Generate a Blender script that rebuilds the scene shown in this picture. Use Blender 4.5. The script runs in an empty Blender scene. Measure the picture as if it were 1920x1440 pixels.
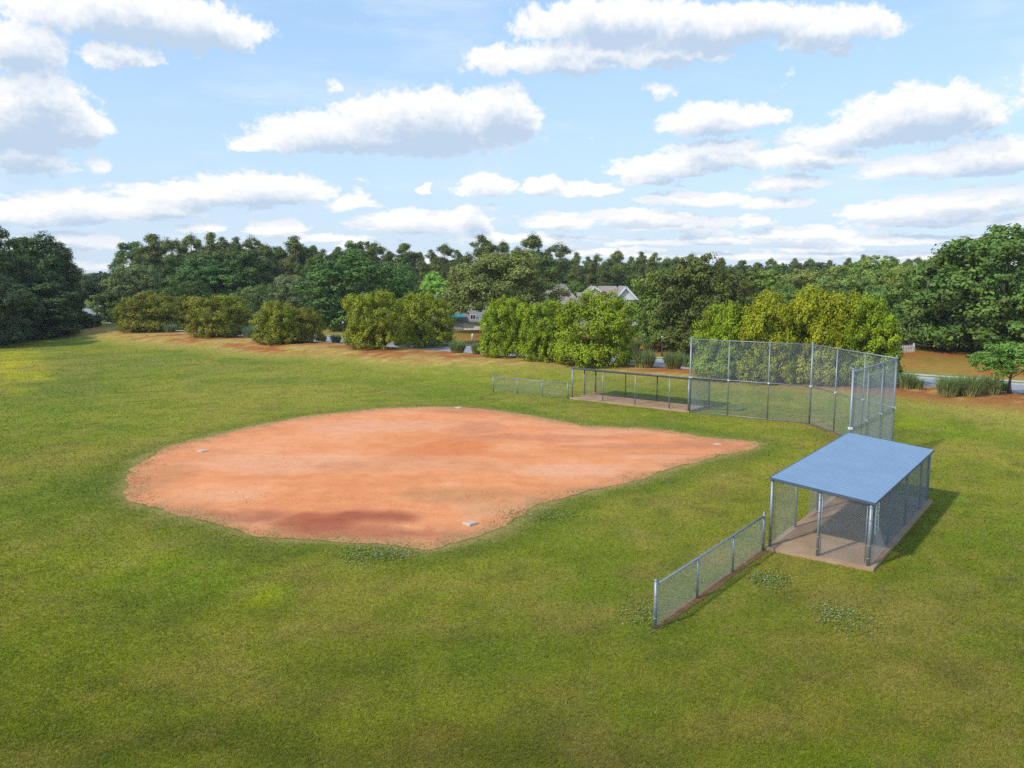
import bpy, math
import numpy as np
from mathutils import Vector

# ---------------------------------------------------------------- camera / world / sun / exposure
FPX, HORIZ, CAMH = 1554.0, 510.0, 9.0           # focal length in photo pixels, horizon row, drone height
PIT = math.atan((720 - HORIZ) / FPX)
scn = bpy.context.scene
COL = scn.collection
cd = bpy.data.cameras.new('camera')
cd.sensor_fit = 'HORIZONTAL'; cd.sensor_width = 36.0; cd.lens = FPX / 1920 * 36
cd.clip_start = 0.1; cd.clip_end = 8000
cam = bpy.data.objects.new('camera', cd); COL.objects.link(cam)
cam.location = (0, 0, CAMH); cam.rotation_euler = (math.pi / 2 - PIT, 0, 0)
scn.camera = cam

SUN_EL, SUN_AZ = math.radians(41), math.atan2(-0.80, -0.60)     # azimuth of the sun from +Y towards +X
scn.view_settings.view_transform = 'Standard'; scn.view_settings.look = 'None'
scn.view_settings.exposure = 0.67; scn.view_settings.gamma = 1.0
scn.view_settings.use_curve_mapping = False
scn.render.film_transparent = False
scn.cycles.use_denoising = False
scn.cycles.max_bounces = 6; scn.cycles.diffuse_bounces = 3; scn.cycles.glossy_bounces = 2
scn.cycles.transparent_max_bounces = 8; scn.cycles.transmission_bounces = 2
scn.cycles.caustics_reflective = False; scn.cycles.caustics_refractive = False

sd = bpy.data.lights.new('sun', 'SUN'); sd.energy = 2.1; sd.angle = math.radians(2.2); sd.color = (1.0, 0.95, 0.87)
sun = bpy.data.objects.new('sun', sd); COL.objects.link(sun)
to_sun = Vector((math.sin(SUN_AZ) * math.cos(SUN_EL), math.cos(SUN_AZ) * math.cos(SUN_EL), math.sin(SUN_EL)))
sun.rotation_euler = to_sun.to_track_quat('Z', 'Y').to_euler(); sun.location = (-40, -30, 60)

# clouds of the sky: centre column, centre row, half width, half height (photo pixels, turned into azimuth / elevation)
CLOUDS = [
 (240, 20, 215, 42), (370, 40, 125, 45), (20, 72, 85, 42), (228, 98, 68, 22), (60, 190, 110, 72), (20, 215, 150, 50), (130, 232, 80, 22), (45, 285, 92, 40),
 (1140, 28, 190, 42), (1360, 40, 250, 38), (1560, 52, 130, 28), (1060, 103, 210, 32), (1250, 96, 120, 24), (1560, 82, 48, 15),
 (800, 222, 215, 62), (930, 205, 95, 52), (620, 244, 160, 40), (500, 270, 75, 20), (720, 250, 250, 26),
 (1325, 220, 105, 28), (1420, 215, 60, 18), (1720, 208, 150, 48), (1780, 196, 85, 40), (1640, 240, 170, 26), (1850, 215, 40, 22),
 (1345, 282, 120, 34), (1250, 310, 140, 24), (1510, 292, 130, 26), (1720, 308, 120, 24), (1850, 288, 150, 40), (1690, 318, 90, 16),
 (490, 348, 165, 38), (400, 360, 210, 26), (150, 385, 150, 34), (50, 398, 150, 26), (290, 385, 120, 26),
 (910, 344, 75, 28), (805, 352, 18, 11), (1015, 345, 45, 22), (1100, 352, 80, 18), (1215, 330, 70, 18),
 (520, 425, 68, 22), (770, 412, 155, 28), (880, 405, 55, 26), (1050, 412, 90, 22), (1270, 415, 180, 17), (1180, 400, 150, 14),
 (1480, 340, 90, 18), (1300, 370, 130, 18), (1450, 378, 80, 14), (1800, 375, 160, 24), (1890, 360, 70, 22), (1700, 395, 140, 14),
 (1500, 435, 130, 14), (1780, 412, 190, 14), (1420, 412, 40, 16), (120, 447, 120, 18), (380, 425, 60, 11), (600, 445, 130, 9), (980, 445, 190, 9),
 (1300, 452, 220, 9), (1650, 450, 240, 9), (200, 498, 60, 9), (1500, 478, 300, 8), (1150, 470, 130, 8),
 (-200, 150, 160, 60), (2150, 120, 180, 60), (2120, 300, 160, 40), (-160, 360, 140, 40),
]

def px_dir(px, py):
    x = (px - 960) / FPX; y = -(py - 720) / FPX
    c, s = math.cos(PIT), math.sin(PIT)
    return Vector((x, c + y * s, -s + y * c)).normalized()

def build_world():
    w = bpy.data.worlds.new('World'); scn.world = w; w.use_nodes = True
    nt = w.node_tree; nt.nodes.clear()
    N, L = nt.nodes.new, nt.links.new
    # --- group: cloud density at an (azimuth, elevation, 0) point in degrees
    g = bpy.data.node_groups.new('cloud_density', 'ShaderNodeTree')
    g.interface.new_socket('Point', in_out='INPUT', socket_type='NodeSocketVector')
    g.interface.new_socket('Density', in_out='OUTPUT', socket_type='NodeSocketFloat')
    gn, gl = g.nodes.new, g.links.new
    gi = gn('NodeGroupInput'); go = gn('NodeGroupOutput')
    def vm(op, a, b=None, c=None):
        n = gn('ShaderNodeVectorMath'); n.operation = op
        for i, v in enumerate((a, b, c)):
            if v is None: continue
            if isinstance(v, (tuple, list)): n.inputs[i].default_value = v
            else: gl(v, n.inputs[i])
        return n
    def mt(op, a, b=None, c=None):
        n = gn('ShaderNodeMath'); n.operation = op
        for i, v in enumerate((a, b, c)):
            if v is None: continue
            if isinstance(v, (int, float)): n.inputs[i].default_value = v
            else: gl(v, n.inputs[i])
        return n.outputs[0]
    def noise(vec, scale, detail, rough):
        n = gn('ShaderNodeTexNoise'); n.noise_dimensions = '2D'
        n.inputs['Scale'].default_value = scale; n.inputs['Detail'].default_value = detail; n.inputs['Roughness'].default_value = rough
        gl(vec, n.inputs['Vector']); return n
    P = gi.outputs['Point']
    sp = gn('ShaderNodeSeparateXYZ'); gl(P, sp.inputs[0])
    e4 = mt('MAXIMUM', mt('ADD', sp.outputs[1], 4.0), 0.5)
    lg = mt('MULTIPLY', mt('LOGARITHM', e4, math.e), 15.0)            # the cloud deck recedes: finer bands near the horizon
    cbn = gn('ShaderNodeCombineXYZ'); gl(mt('MULTIPLY', sp.outputs[0], 0.80), cbn.inputs[0]); gl(lg, cbn.inputs[1])
    st = cbn.outputs[0]
    kk = mt('MULTIPLY_ADD', e4, 0.062, 0.12)
    ck = gn('ShaderNodeCombineXYZ'); gl(mt('MULTIPLY_ADD', e4, 0.03, 0.6), ck.inputs[0]); gl(kk, ck.inputs[1])
    n1 = noise(st, 0.55, 8.0, 0.6)
    off = vm('SUBTRACT', n1.outputs['Color'], (0.5, 0.5, 0.5)).outputs[0]
    off = vm('MULTIPLY', off, (3.2, 1.55, 0)).outputs[0]
    off = vm('MULTIPLY', off, ck.outputs[0]).outputs[0]
    q = vm('ADD', P, off).outputs[0]
    acc = None
    for (cx, cy, rx, ry) in CLOUDS:
        if cy > 260: rx *= 0.86; ry *= 0.86                      # the far rows are small, separate clouds
        d = px_dir(cx, cy)
        az, el = math.degrees(math.atan2(d.x, d.y)), math.degrees(math.asin(d.z))
        k = math.degrees(1 / FPX)
        ix, iy = 1 / (rx * k * 1.04), 1 / (ry * k * 1.0)
        el -= ry * k * 0.40
        t = vm('MULTIPLY_ADD', q, (ix, iy * 0.72, 0), (-az * ix, -el * iy * 0.72, 0)).outputs[0]
        t2 = vm('MULTIPLY', t, (1, -1.9, 1)).outputs[0]
        t3 = vm('MAXIMUM', t, t2).outputs[0]
        ln = vm('LENGTH', t3).outputs['Value']
        v = mt('SUBTRACT', 1.0, ln)
        if acc is None: acc = v
        else:
            m = gn('ShaderNodeMath'); m.operation = 'SMOOTH_MAX'
            gl(acc, m.inputs[0]); gl(v, m.inputs[1]); m.inputs[2].default_value = 0.12; acc = m.outputs[0]
    n2 = noise(st, 1.9, 6.0, 0.62)
    det = mt('MULTIPLY_ADD', n2.outputs['Fac'], 0.50, -0.27)
    # small cumulus of the far deck, only low over the horizon
    n3 = noise(st, 0.30, 3.0, 0.5)
    bias = gn('ShaderNodeMapRange'); gl(sp.outputs[1], bias.inputs[0])
    bias.inputs[1].default_value = 1.0; bias.inputs[2].default_value = 8.5; bias.inputs[3].default_value = 0.10; bias.inputs[4].default_value = -0.50
    far_ = mt('ADD', mt('MULTIPLY_ADD', n3.outputs['Fac'], 2.6, -1.36), bias.outputs[0])
    m = gn('ShaderNodeMath'); m.operation = 'SMOOTH_MAX'; gl(acc, m.inputs[0]); gl(far_, m.inputs[1]); m.inputs[2].default_value = 0.15; acc = m.outputs[0]
    gl(mt('ADD', acc, det), go.inputs['Density'])
    # --- direction -> (az, el)
    tc = N('ShaderNodeTexCoord'); sep = N('ShaderNodeSeparateXYZ'); L(tc.outputs['Generated'], sep.inputs[0])
    def M(op, a, b=None, c=None, clamp=False):
        n = N('ShaderNodeMath'); n.operation = op; n.use_clamp = clamp
        for i, v in enumerate((a, b, c)):
            if v is None: continue
            if isinstance(v, (int, float)): n.inputs[i].default_value = v
            else: L(v, n.inputs[i])
        return n.outputs[0]
    az = M('MULTIPLY', M('ARCTAN2', sep.outputs[0], sep.outputs[1]), 180 / math.pi)
    el = M('MULTIPLY', M('ARCSINE', sep.outputs[2]), 180 / math.pi)
    cb = N('ShaderNodeCombineXYZ'); L(az, cb.inputs[0]); L(el, cb.inputs[1])
    ga = N('ShaderNodeGroup'); ga.node_tree = g; L(cb.outputs[0], ga.inputs[0])
    add = N('ShaderNodeVectorMath'); add.operation = 'ADD'; L(cb.outputs[0], add.inputs[0]); add.inputs[1].default_value = (-0.30, 0.72, 0)
    gb = N('ShaderNodeGroup'); gb.node_tree = g; L(add.outputs[0], gb.inputs[0])
    def ramp(v, a, b):
        n = N('ShaderNodeMapRange'); n.interpolation_type = 'SMOOTHSTEP'; L(v, n.inputs[0])
        n.inputs[1].default_value = a; n.inputs[2].default_value = b; return n.outputs[0]
    alpha = ramp(ga.outputs[0], -0.02, 0.26)
    add2 = N('ShaderNodeVectorMath'); add2.operation = 'ADD'; L(cb.outputs[0], add2.inputs[0]); add2.inputs[1].default_value = (-0.6, 1.5, 0)
    gc = N('ShaderNodeGroup'); gc.node_tree = g; L(add2.outputs[0], gc.inputs[0])
    shade = M('ADD', M('MULTIPLY', ramp(gb.outputs[0], 0.05, 0.75), 0.65), M('MULTIPLY', ramp(gc.outputs[0], 0.0, 0.6), 0.50))
    shade = M('ADD', M('MULTIPLY', shade, 0.9), M('MULTIPLY', M('SUBTRACT', gb.outputs[0], ga.outputs[0]), 0.30), clamp=True)
    # thin high veil between the cumulus
    vn_ = N('ShaderNodeTexNoise'); vn_.noise_dimensions = '2D'; vmul = N('ShaderNodeVectorMath'); vmul.operation = 'MULTIPLY'; L(cb.outputs[0], vmul.inputs[0]); vmul.inputs[1].default_value = (0.045, 0.19, 0)
    L(vmul.outputs[0], vn_.inputs['Vector']); vn_.inputs['Scale'].default_value = 1.6; vn_.inputs['Detail'].default_value = 6; vn_.inputs['Roughness'].default_value = 0.6
    alpha = M('MAXIMUM', alpha, M('MULTIPLY', ramp(vn_.outputs['Fac'], 0.45, 0.8), 0.30))
    up = ramp(el, -0.5, 0.3)                                   # no clouds under the horizon
    alpha = M('MULTIPLY', M('MULTIPLY', alpha, up), 0.97)
    sky = N('ShaderNodeTexSky'); sky.sky_type = 'NISHITA'; sky.sun_disc = False
    sky.sun_elevation = SUN_EL; sky.sun_rotation = SUN_AZ; sky.air_density = 1.0; sky.dust_density = 0.6; sky.ozone_density = 2.0
    sky.altitude = 0
    ccol = N('ShaderNodeMix'); ccol.data_type = 'RGBA'; L(shade, ccol.inputs['Factor'])
    ccol.inputs['A'].default_value = (4.35, 4.35, 4.35, 1); ccol.inputs['B'].default_value = (2.30, 2.85, 3.55, 1)
    # thin haze veil near the horizon
    mix = N('ShaderNodeMix'); mix.data_type = 'RGBA'; L(alpha, mix.inputs['Factor'])
    veil = N('ShaderNodeMix'); veil.data_type = 'RGBA'; vf = N('ShaderNodeMapRange'); L(el, vf.inputs[0])
    vf.inputs[1].default_value = 0; vf.inputs[2].default_value = 14; vf.inputs[3].default_value = 0.93; vf.inputs[4].default_value = 0.62
    L(vf.outputs[0], veil.inputs['Factor']); L(sky.outputs[0], veil.inputs['A'])
    vc = N('ShaderNodeMix'); vc.data_type = 'RGBA'; vf2 = N('ShaderNodeMapRange'); L(el, vf2.inputs[0]); vf2.inputs[2].default_value = 16
    L(vf2.outputs[0], vc.inputs['Factor']); vc.inputs['A'].default_value = (2.60, 3.22, 3.95, 1); vc.inputs['B'].default_value = (1.80, 2.78, 3.95, 1)
    L(vc.outputs['Result'], veil.inputs['B'])
    L(veil.outputs['Result'], mix.inputs['A']); L(ccol.outputs['Result'], mix.inputs['B'])
    bg = N('ShaderNodeBackground'); bg.inputs['Strength'].default_value = 0.15; L(mix.outputs['Result'], bg.inputs['Color'])
    out = N('ShaderNodeOutputWorld'); L(bg.outputs[0], out.inputs['Surface'])
    w.cycles.sampling_method = 'MANUAL'; w.cycles.sample_map_resolution = 512
build_world()

# ---------------------------------------------------------------- helpers
rng = np.random.default_rng(7)

def ray(px, py):
    x = (px - 960) / FPX; y = -(py - 720) / FPX
    c, s = math.cos(PIT), math.sin(PIT)
    return np.array([x, c + y * s, -s + y * c])

def at(px, py, z=0.0):
    d = ray(px, py); t = (z - CAMH) / d[2]
    return np.array([d[0] * t, d[1] * t, z])

def smooth(a, b, x):
    t = np.clip((x - a) / (b - a), 0, 1); return t * t * (3 - 2 * t)

NX, NY, BC = 0.59, 0.81, 64.07           # the berm and the road run along  NX*x + NY*y = const
def berm_s(x, y): return NX * x + NY * y - BC
def terrain(x, y):
    s = berm_s(x, y)
    z = 0.8 * smooth(-10.5, -2.0, s) - 0.45 * smooth(1.5, 4.6, s) + 0.5 * smooth(13.5, 22, s)
    return z
def onground(px, py):
    d = ray(px, py); p = None
    t = 5.0
    while t < 600:
        x, y, z = d[0] * t, d[1] * t, CAMH + d[2] * t
        if z <= terrain(x, y): return np.array([x, y, float(terrain(x, y))])
        t += 0.05
    return np.array([d[0] * t, d[1] * t, 0.0])
def at_depth(px, D):
    x = (px - 960) / FPX * D / math.cos(PIT)      # close enough: depth measured along the ground
    return np.array([x, D, float(terrain(x, D))])
def z_at(py, D):
    d = ray(960, py); return CAMH + D * d[2] / d[1]

def hash2(ix, iy, seed):
    h = (ix.astype(np.int64) * 374761393 + iy.astype(np.int64) * 668265263 + seed * 1442695041) & 0xFFFFFFFF
    h = ((h ^ (h >> 13)) * 1274126177) & 0xFFFFFFFF
    return ((h ^ (h >> 16)) & 0xFFFF) / 65535.0
def vnoise(x, y, seed=0):
    ix, iy = np.floor(x), np.floor(y); fx, fy = x - ix, y - iy
    fx = fx * fx * (3 - 2 * fx); fy = fy * fy * (3 - 2 * fy)
    a = hash2(ix, iy, seed); b = hash2(ix + 1, iy, seed); c = hash2(ix, iy + 1, seed); d = hash2(ix + 1, iy + 1, seed)
    return (a * (1 - fx) + b * fx) * (1 - fy) + (c * (1 - fx) + d * fx) * fy
def fbm(x, y, scale, oct=4, seed=0, gain=0.5):
    s = 0; amp = 1; tot = 0
    for o in range(oct):
        s = s + amp * vnoise(x * scale * 2 ** o + 17.3 * o, y * scale * 2 ** o - 9.1 * o, seed + o); tot += amp; amp *= gain
    return s / tot

def mesh_np(name, V, F, mat=None, colors=None, smooth_shade=False, mats=None, midx=None):
    """V (n,3); F (m,k) one polygon size, or a list of index lists"""
    me = bpy.data.meshes.new(name)
    V = np.asarray(V, dtype=np.float32)
    if isinstance(F, np.ndarray) and F.ndim == 2:
        m, k = F.shape
        me.vertices.add(len(V)); me.vertices.foreach_set('co', V.ravel())
        me.loops.add(m * k); me.loops.foreach_set('vertex_index', F.astype(np.int32).ravel())
        me.polygons.add(m); me.polygons.foreach_set('loop_start', np.arange(0, m * k, k, dtype=np.int32))
        try: me.polygons.foreach_set('loop_total', np.full(m, k, dtype=np.int32))
        except Exception: pass
        me.update(calc_edges=True)
    else:
        me.from_pydata([tuple(v) for v in V.tolist()], [], [list(map(int, f)) for f in F])
    if colors is not None:
        a = me.attributes.new('Col', 'FLOAT_COLOR', 'POINT')
        c = np.ones((len(V), 4), dtype=np.float32); c[:, :colors.shape[1]] = colors
        a.data.foreach_set('color', c.ravel())
    if smooth_shade: me.polygons.foreach_set('use_smooth', np.ones(len(me.polygons), dtype=bool))
    if mat: me.materials.append(mat)
    if mats:
        for m_ in mats: me.materials.append(m_)
        me.polygons.foreach_set('material_index', np.asarray(midx, dtype=np.int32))
    me.validate(); me.update()
    return me

class MB:
    """collects polygons of one mesh object"""
    def __init__(self): self.V = []; self.F = []
    def add(self, V, F):
        o = len(self.V); self.V += [tuple(map(float, v)) for v in V]; self.F += [[i + o for i in f] for f in F]; return self
    def box(self, c, size, ax=(1, 0, 0), ay=(0, 1, 0), az=(0, 0, 1)):
        c = np.array(c, float); ax, ay, az = (np.array(a, float) for a in (ax, ay, az)); h = np.array(size) / 2
        V = [c + sx * h[0] * ax + sy * h[1] * ay + sz * h[2] * az for sx in (-1, 1) for sy in (-1, 1) for sz in (-1, 1)]
        return self.add(V, [[0, 1, 3, 2], [4, 6, 7, 5], [0, 4, 5, 1], [2, 3, 7, 6], [0, 2, 6, 4], [1, 5, 7, 3]])
    def tube(self, pts, rad, n=10, cap=True):
        pts = [np.array(p, float) for p in pts]
        if np.isscalar(rad): rad = [rad] * len(pts)
        rings = []
        for i, p in enumerate(pts):
            d = pts[min(i + 1, len(pts) - 1)] - pts[max(i - 1, 0)]; d = d / (np.linalg.norm(d) + 1e-9)
            u = np.cross(d, (0, 0, 1) if abs(d[2]) < 0.9 else (1, 0, 0)); u /= np.linalg.norm(u); v = np.cross(d, u)
            rings.append([p + rad[i] * (math.cos(a) * u + math.sin(a) * v) for a in np.linspace(0, 2 * math.pi, n, endpoint=False)])
        V = [q for r in rings for q in r]; F = []
        for i in range(len(pts) - 1):
            for k in range(n): F.append([i * n + k, i * n + (k + 1) % n, (i + 1) * n + (k + 1) % n, (i + 1) * n + k])
        if cap: F.append(list(range(n))[::-1]); F.append([(len(pts) - 1) * n + k for k in range(n)])
        return self.add(V, F)
    def ball(self, c, r, n=10, m=6, squash=1.0):
        V = []; F = []
        for j in range(m + 1):
            th = math.pi * j / m
            for k in range(n):
                a = 2 * math.pi * k / n
                V.append((c[0] + r * math.sin(th) * math.cos(a), c[1] + r * math.sin(th) * math.sin(a), c[2] + squash * r * math.cos(th)))
        for j in range(m):
            for k in range(n): F.append([j * n + k, (j + 1) * n + k, (j + 1) * n + (k + 1) % n, j * n + (k + 1) % n])
        return self.add(V, F)
    def prism(self, poly, z0, z1):
        n = len(poly); V = [(p[0], p[1], z0) for p in poly] + [(p[0], p[1], z1) for p in poly]
        F = [list(range(n))[::-1], list(range(n, 2 * n))] + [[k, (k + 1) % n, n + (k + 1) % n, n + k] for k in range(n)]
        return self.add(V, F)
    def build(self, name, mat, parent=None, smooth_shade=False, loc=None):
        me = mesh_np(name, np.array(self.V), self.F, mat, smooth_shade=smooth_shade)
        return link(name, me, parent, loc)

def link(name, me, parent=None, loc=None):
    o = bpy.data.objects.new(name, me); COL.objects.link(o)
    if parent: o.parent = parent
    if loc is not None: o.location = loc
    return o
def tag(o, label=None, cat=None, group=None, kind=None):
    if label: o['label'] = label
    if cat: o['category'] = cat
    if group: o['group'] = group
    if kind: o['kind'] = kind
    return o
def empty(name, loc, rotz=0.0, label=None, cat=None, group=None):
    o = bpy.data.objects.new(name, None); COL.objects.link(o); o.location = loc; o.rotation_euler = (0, 0, rotz)
    o.empty_display_size = 0.3
    return tag(o, label, cat, group)
def copy_tree(root, loc, rotz, scale, label, group=None, color=None):
    c = root.copy(); COL.objects.link(c); c.location = loc; c.rotation_euler = (0, 0, rotz); c.scale = scale
    c['label'] = label
    if group: c['group'] = group
    elif 'group' in c: del c['group']
    for ch in root.children:
        k = ch.copy(); COL.objects.link(k); k.parent = c
        if color and ch.name.startswith(('crown', 'blades')): k.color = color
    return c

# ---------------------------------------------------------------- materials
def mat(name):
    m = bpy.data.materials.new(name); m.use_nodes = True
    nt = m.node_tree; nt.nodes.clear()
    out = nt.nodes.new('ShaderNodeOutputMaterial'); b = nt.nodes.new('ShaderNodeBsdfPrincipled')
    nt.links.new(b.outputs[0], out.inputs['Surface'])
    return m, nt, b, out
def tnoise(nt, scale, detail=4, rough=0.55, vec=None, dist=0.0):
    n = nt.nodes.new('ShaderNodeTexNoise'); n.inputs['Scale'].default_value = scale
    n.inputs['Detail'].default_value = detail; n.inputs['Roughness'].default_value = rough; n.inputs['Distortion'].default_value = dist
    if vec is not None: nt.links.new(vec, n.inputs['Vector'])
    return n.outputs['Fac']
def pos(nt): return nt.nodes.new('ShaderNodeNewGeometry').outputs['Position']
def tramp(nt, v, stops):
    r = nt.nodes.new('ShaderNodeValToRGB'); nt.links.new(v, r.inputs[0]); e = r.color_ramp.elements
    while len(e) < len(stops): e.new(0.5)
    for i, (p, c) in enumerate(stops): e[i].position = p; e[i].color = (*c, 1) if len(c) == 3 else c
    return r.outputs[0]
def tmix(nt, f, a, b, mode='MIX'):
    n = nt.nodes.new('ShaderNodeMix'); n.data_type = 'RGBA'; n.blend_type = mode
    for s, v in (('Factor', f), ('A', a), ('B', b)):
        if isinstance(v, (int, float)): n.inputs[s].default_value = v
        elif isinstance(v, tuple): n.inputs[s].default_value = (*v, 1)
        else: nt.links.new(v, n.inputs[s])
    return n.outputs['Result']
def tbump(nt, b, h, strength, dist=0.05):
    n = nt.nodes.new('ShaderNodeBump'); n.inputs['Strength'].default_value = strength; n.inputs['Distance'].default_value = dist
    nt.links.new(h, n.inputs['Height']); nt.links.new(n.outputs[0], b.inputs['Normal'])
def simple(name, color, rough=0.6, metal=0.0, var=0.15, scale=3.0, spec=0.5):
    m, nt, b, o = mat(name)
    n = tnoise(nt, scale, 5, 0.6, pos(nt))
    c0 = tuple(x * (1 - var) for x in color); c1 = tuple(min(1, x * (1 + var)) for x in color)
    nt.links.new(tramp(nt, n, [(0.3, c0), (0.7, c1)]), b.inputs['Base Color'])
    b.inputs['Roughness'].default_value = rough; b.inputs['Metallic'].default_value = metal
    b.inputs['Specular IOR Level'].default_value = spec
    return m

def m_ground():
    m, nt, b, o = mat('turf')
    at_ = nt.nodes.new('ShaderNodeAttribute'); at_.attribute_name = 'Col'
    p = pos(nt)
    n1 = tnoise(nt, 9.0, 6, 0.7, p); n2 = tnoise(nt, 1.3, 5, 0.6, p)
    k1 = tramp(nt, n1, [(0.3, (0.74, 0.76, 0.72)), (0.7, (1.22, 1.22, 1.18))])
    k2 = tramp(nt, n2, [(0.3, (0.85, 0.87, 0.9)), (0.7, (1.15, 1.12, 1.05))])
    c = tmix(nt, 1.0, tmix(nt, 1.0, at_.outputs['Color'], k1, 'MULTIPLY'), k2, 'MULTIPLY')
    nt.links.new(c, b.inputs['Base Color']); b.inputs['Roughness'].default_value = 0.9; b.inputs['Specular IOR Level'].default_value = 0.1
    tbump(nt, b, n1, 0.6, 0.06)
    return m
def m_blade():
    m, nt, b, o = mat('grass_blades')
    at_ = nt.nodes.new('ShaderNodeAttribute'); at_.attribute_name = 'Col'
    d = nt.nodes.new('ShaderNodeBsdfDiffuse'); t = nt.nodes.new('ShaderNodeBsdfTranslucent'); x = nt.nodes.new('ShaderNodeMixShader')
    nt.links.new(at_.outputs['Color'], d.inputs[0]); nt.links.new(at_.outputs['Color'], t.inputs[0]); x.inputs[0].default_value = 0.3
    nt.links.new(d.outputs[0], x.inputs[1]); nt.links.new(t.outputs[0], x.inputs[2]); nt.links.new(x.outputs[0], o.inputs['Surface'])
    return m
def m_leaf(name, trans=0.15, spec=0.25):
    """leaf colour = object colour x per-leaf tint stored in the mesh"""
    m, nt, b, o = mat(name)
    at_ = nt.nodes.new('ShaderNodeAttribute'); at_.attribute_name = 'Col'
    oi = nt.nodes.new('ShaderNodeObjectInfo')
    c = tmix(nt, 1.0, oi.outputs['Color'], at_.outputs['Color'], 'MULTIPLY')
    nt.links.new(c, b.inputs['Base Color']); b.inputs['Roughness'].default_value = 0.6; b.inputs['Specular IOR Level'].default_value = spec
    t = nt.nodes.new('ShaderNodeBsdfTranslucent'); x = nt.nodes.new('ShaderNodeMixShader'); x.inputs[0].default_value = trans
    nt.links.new(c, t.inputs[0]); nt.links.new(b.outputs[0], x.inputs[1]); nt.links.new(t.outputs[0], x.inputs[2]); nt.links.new(x.outputs[0], o.inputs['Surface'])
    return m
def m_clay():
    m, nt, b, o = mat('infield_clay')
    at_ = nt.nodes.new('ShaderNodeAttribute'); at_.attribute_name = 'Col'
    p = pos(nt)
    mp = nt.nodes.new('ShaderNodeMapping'); mp.inputs['Scale'].default_value = (0.8, 0.9, 1); nt.links.new(p, mp.inputs[0])
    n1 = tnoise(nt, 14.0, 6, 0.7, p); n2 = tnoise(nt, 1.6, 7, 0.68, mp.outputs[0])
    k1 = tramp(nt, n1, [(0.25, (0.80, 0.76, 0.72)), (0.5, (1.0, 1.0, 1.0)), (0.75, (1.1, 1.1, 1.1))])
    k2 = tramp(nt, n2, [(0.3, (0.90, 0.84, 0.80)), (0.7, (1.08, 1.10, 1.10))])
    c = tmix(nt, 1.0, tmix(nt, 1.0, at_.outputs['Color'], k1, 'MULTIPLY'), k2, 'MULTIPLY')
    v = nt.nodes.new('ShaderNodeTexVoronoi'); v.inputs['Scale'].default_value = 2.4; nt.links.new(p, v.inputs['Vector'])
    spk = tramp(nt, v.outputs['Distance'], [(0.06, (1, 1, 1)), (0.13, (0, 0, 0))])
    n3 = tnoise(nt, 0.35, 3, 0.5, p); gate = tramp(nt, n3, [(0.42, (0, 0, 0)), (0.58, (0.85, 0.85, 0.85))])
    f = tmix(nt, 1.0, spk, gate, 'MULTIPLY')
    c = tmix(nt, f, c, (0.22, 0.13, 0.05))
    nt.links.new(c, b.inputs['Base Color']); b.inputs['Roughness'].default_value = 0.95; b.inputs['Specular IOR Level'].default_value = 0.1
    tbump(nt, b, n1, 0.35, 0.03)
    return m
def m_roof():
    m, nt, b, o = mat('blue_roof_metal')
    n = tnoise(nt, 1.2, 5, 0.6, pos(nt)); n2 = tnoise(nt, 14, 4, 0.6, pos(nt))
    c = tramp(nt, n, [(0.25, (0.165, 0.255, 0.37)), (0.5, (0.180, 0.275, 0.395)), (0.75, (0.200, 0.295, 0.415))])
    nt.links.new(c, b.inputs['Base Color']); b.inputs['Metallic'].default_value = 0.0
    nt.links.new(tramp(nt, n2, [(0.3, (0.38,) * 3), (0.7, (0.55,) * 3)]), b.inputs['Roughness'])
    return m
def m_concrete():
    m, nt, b, o = mat('stained_concrete')
    p = pos(nt); n = tnoise(nt, 0.9, 6, 0.65, p); n2 = tnoise(nt, 20, 4, 0.7, p)
    c = tramp(nt, n, [(0.25, (0.29, 0.175, 0.10)), (0.5, (0.39, 0.255, 0.15)), (0.75, (0.48, 0.345, 0.22))])
    c = tmix(nt, 1.0, c, tramp(nt, n2, [(0.3, (0.85,) * 3), (0.7, (1.1,) * 3)]), 'MULTIPLY')
    nt.links.new(c, b.inputs['Base Color']); b.inputs['Roughness'].default_value = 0.85; tbump(nt, b, n2, 0.2, 0.01)
    return m
def m_bark(name, c0, c1):
    m, nt, b, o = mat(name)
    mp = nt.nodes.new('ShaderNodeMapping'); mp.inputs['Scale'].default_value = (6, 6, 1); nt.links.new(pos(nt), mp.inputs[0])
    n = tnoise(nt, 1.5, 6, 0.7, mp.outputs[0])
    nt.links.new(tramp(nt, n, [(0.3, c0), (0.7, c1)]), b.inputs['Base Color']); b.inputs['Roughness'].default_value = 0.9; tbump(nt, b, n, 0.6, 0.05)
    return m

TURF, BLADE, CLAY, ROOFM, CONC = m_ground(), m_blade(), m_clay(), m_roof(), m_concrete()
LEAF = m_leaf('leaves'); NEEDLE = m_leaf('pine_needles', 0.15, 0.2); GBLADE = m_leaf('ornamental_grass_blades', 0.5, 0.2)
BARK = m_bark('bark', (0.07, 0.055, 0.045), (0.17, 0.14, 0.12)); PBARK = m_bark('pine_bark', (0.16, 0.12, 0.10), (0.32, 0.26, 0.22))
GALV = simple('galvanized_steel', (0.26, 0.295, 0.335), 0.46, 0.40, 0.12, 6.0)
WIRE = simple('galvanized_wire', (0.32, 0.37, 0.43), 0.5, 0.30, 0.06, 1.0)
WHITEM = simple('white_paint', (0.78, 0.78, 0.77), 0.5, 0, 0.05)
DUSTY = simple('clay_dusted_rubber', (0.66, 0.40, 0.27), 0.8, 0, 0.12, 6)
RUBBER = simple('base_rubber', (0.54, 0.41, 0.32), 0.7, 0, 0.06, 9)
ASPH = simple('asphalt', (0.30, 0.30, 0.32), 0.85, 0, 0.10, 2.0)
KERBM = simple('kerb_concrete', (0.42, 0.41, 0.38), 0.85, 0, 0.12, 2.0)
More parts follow.
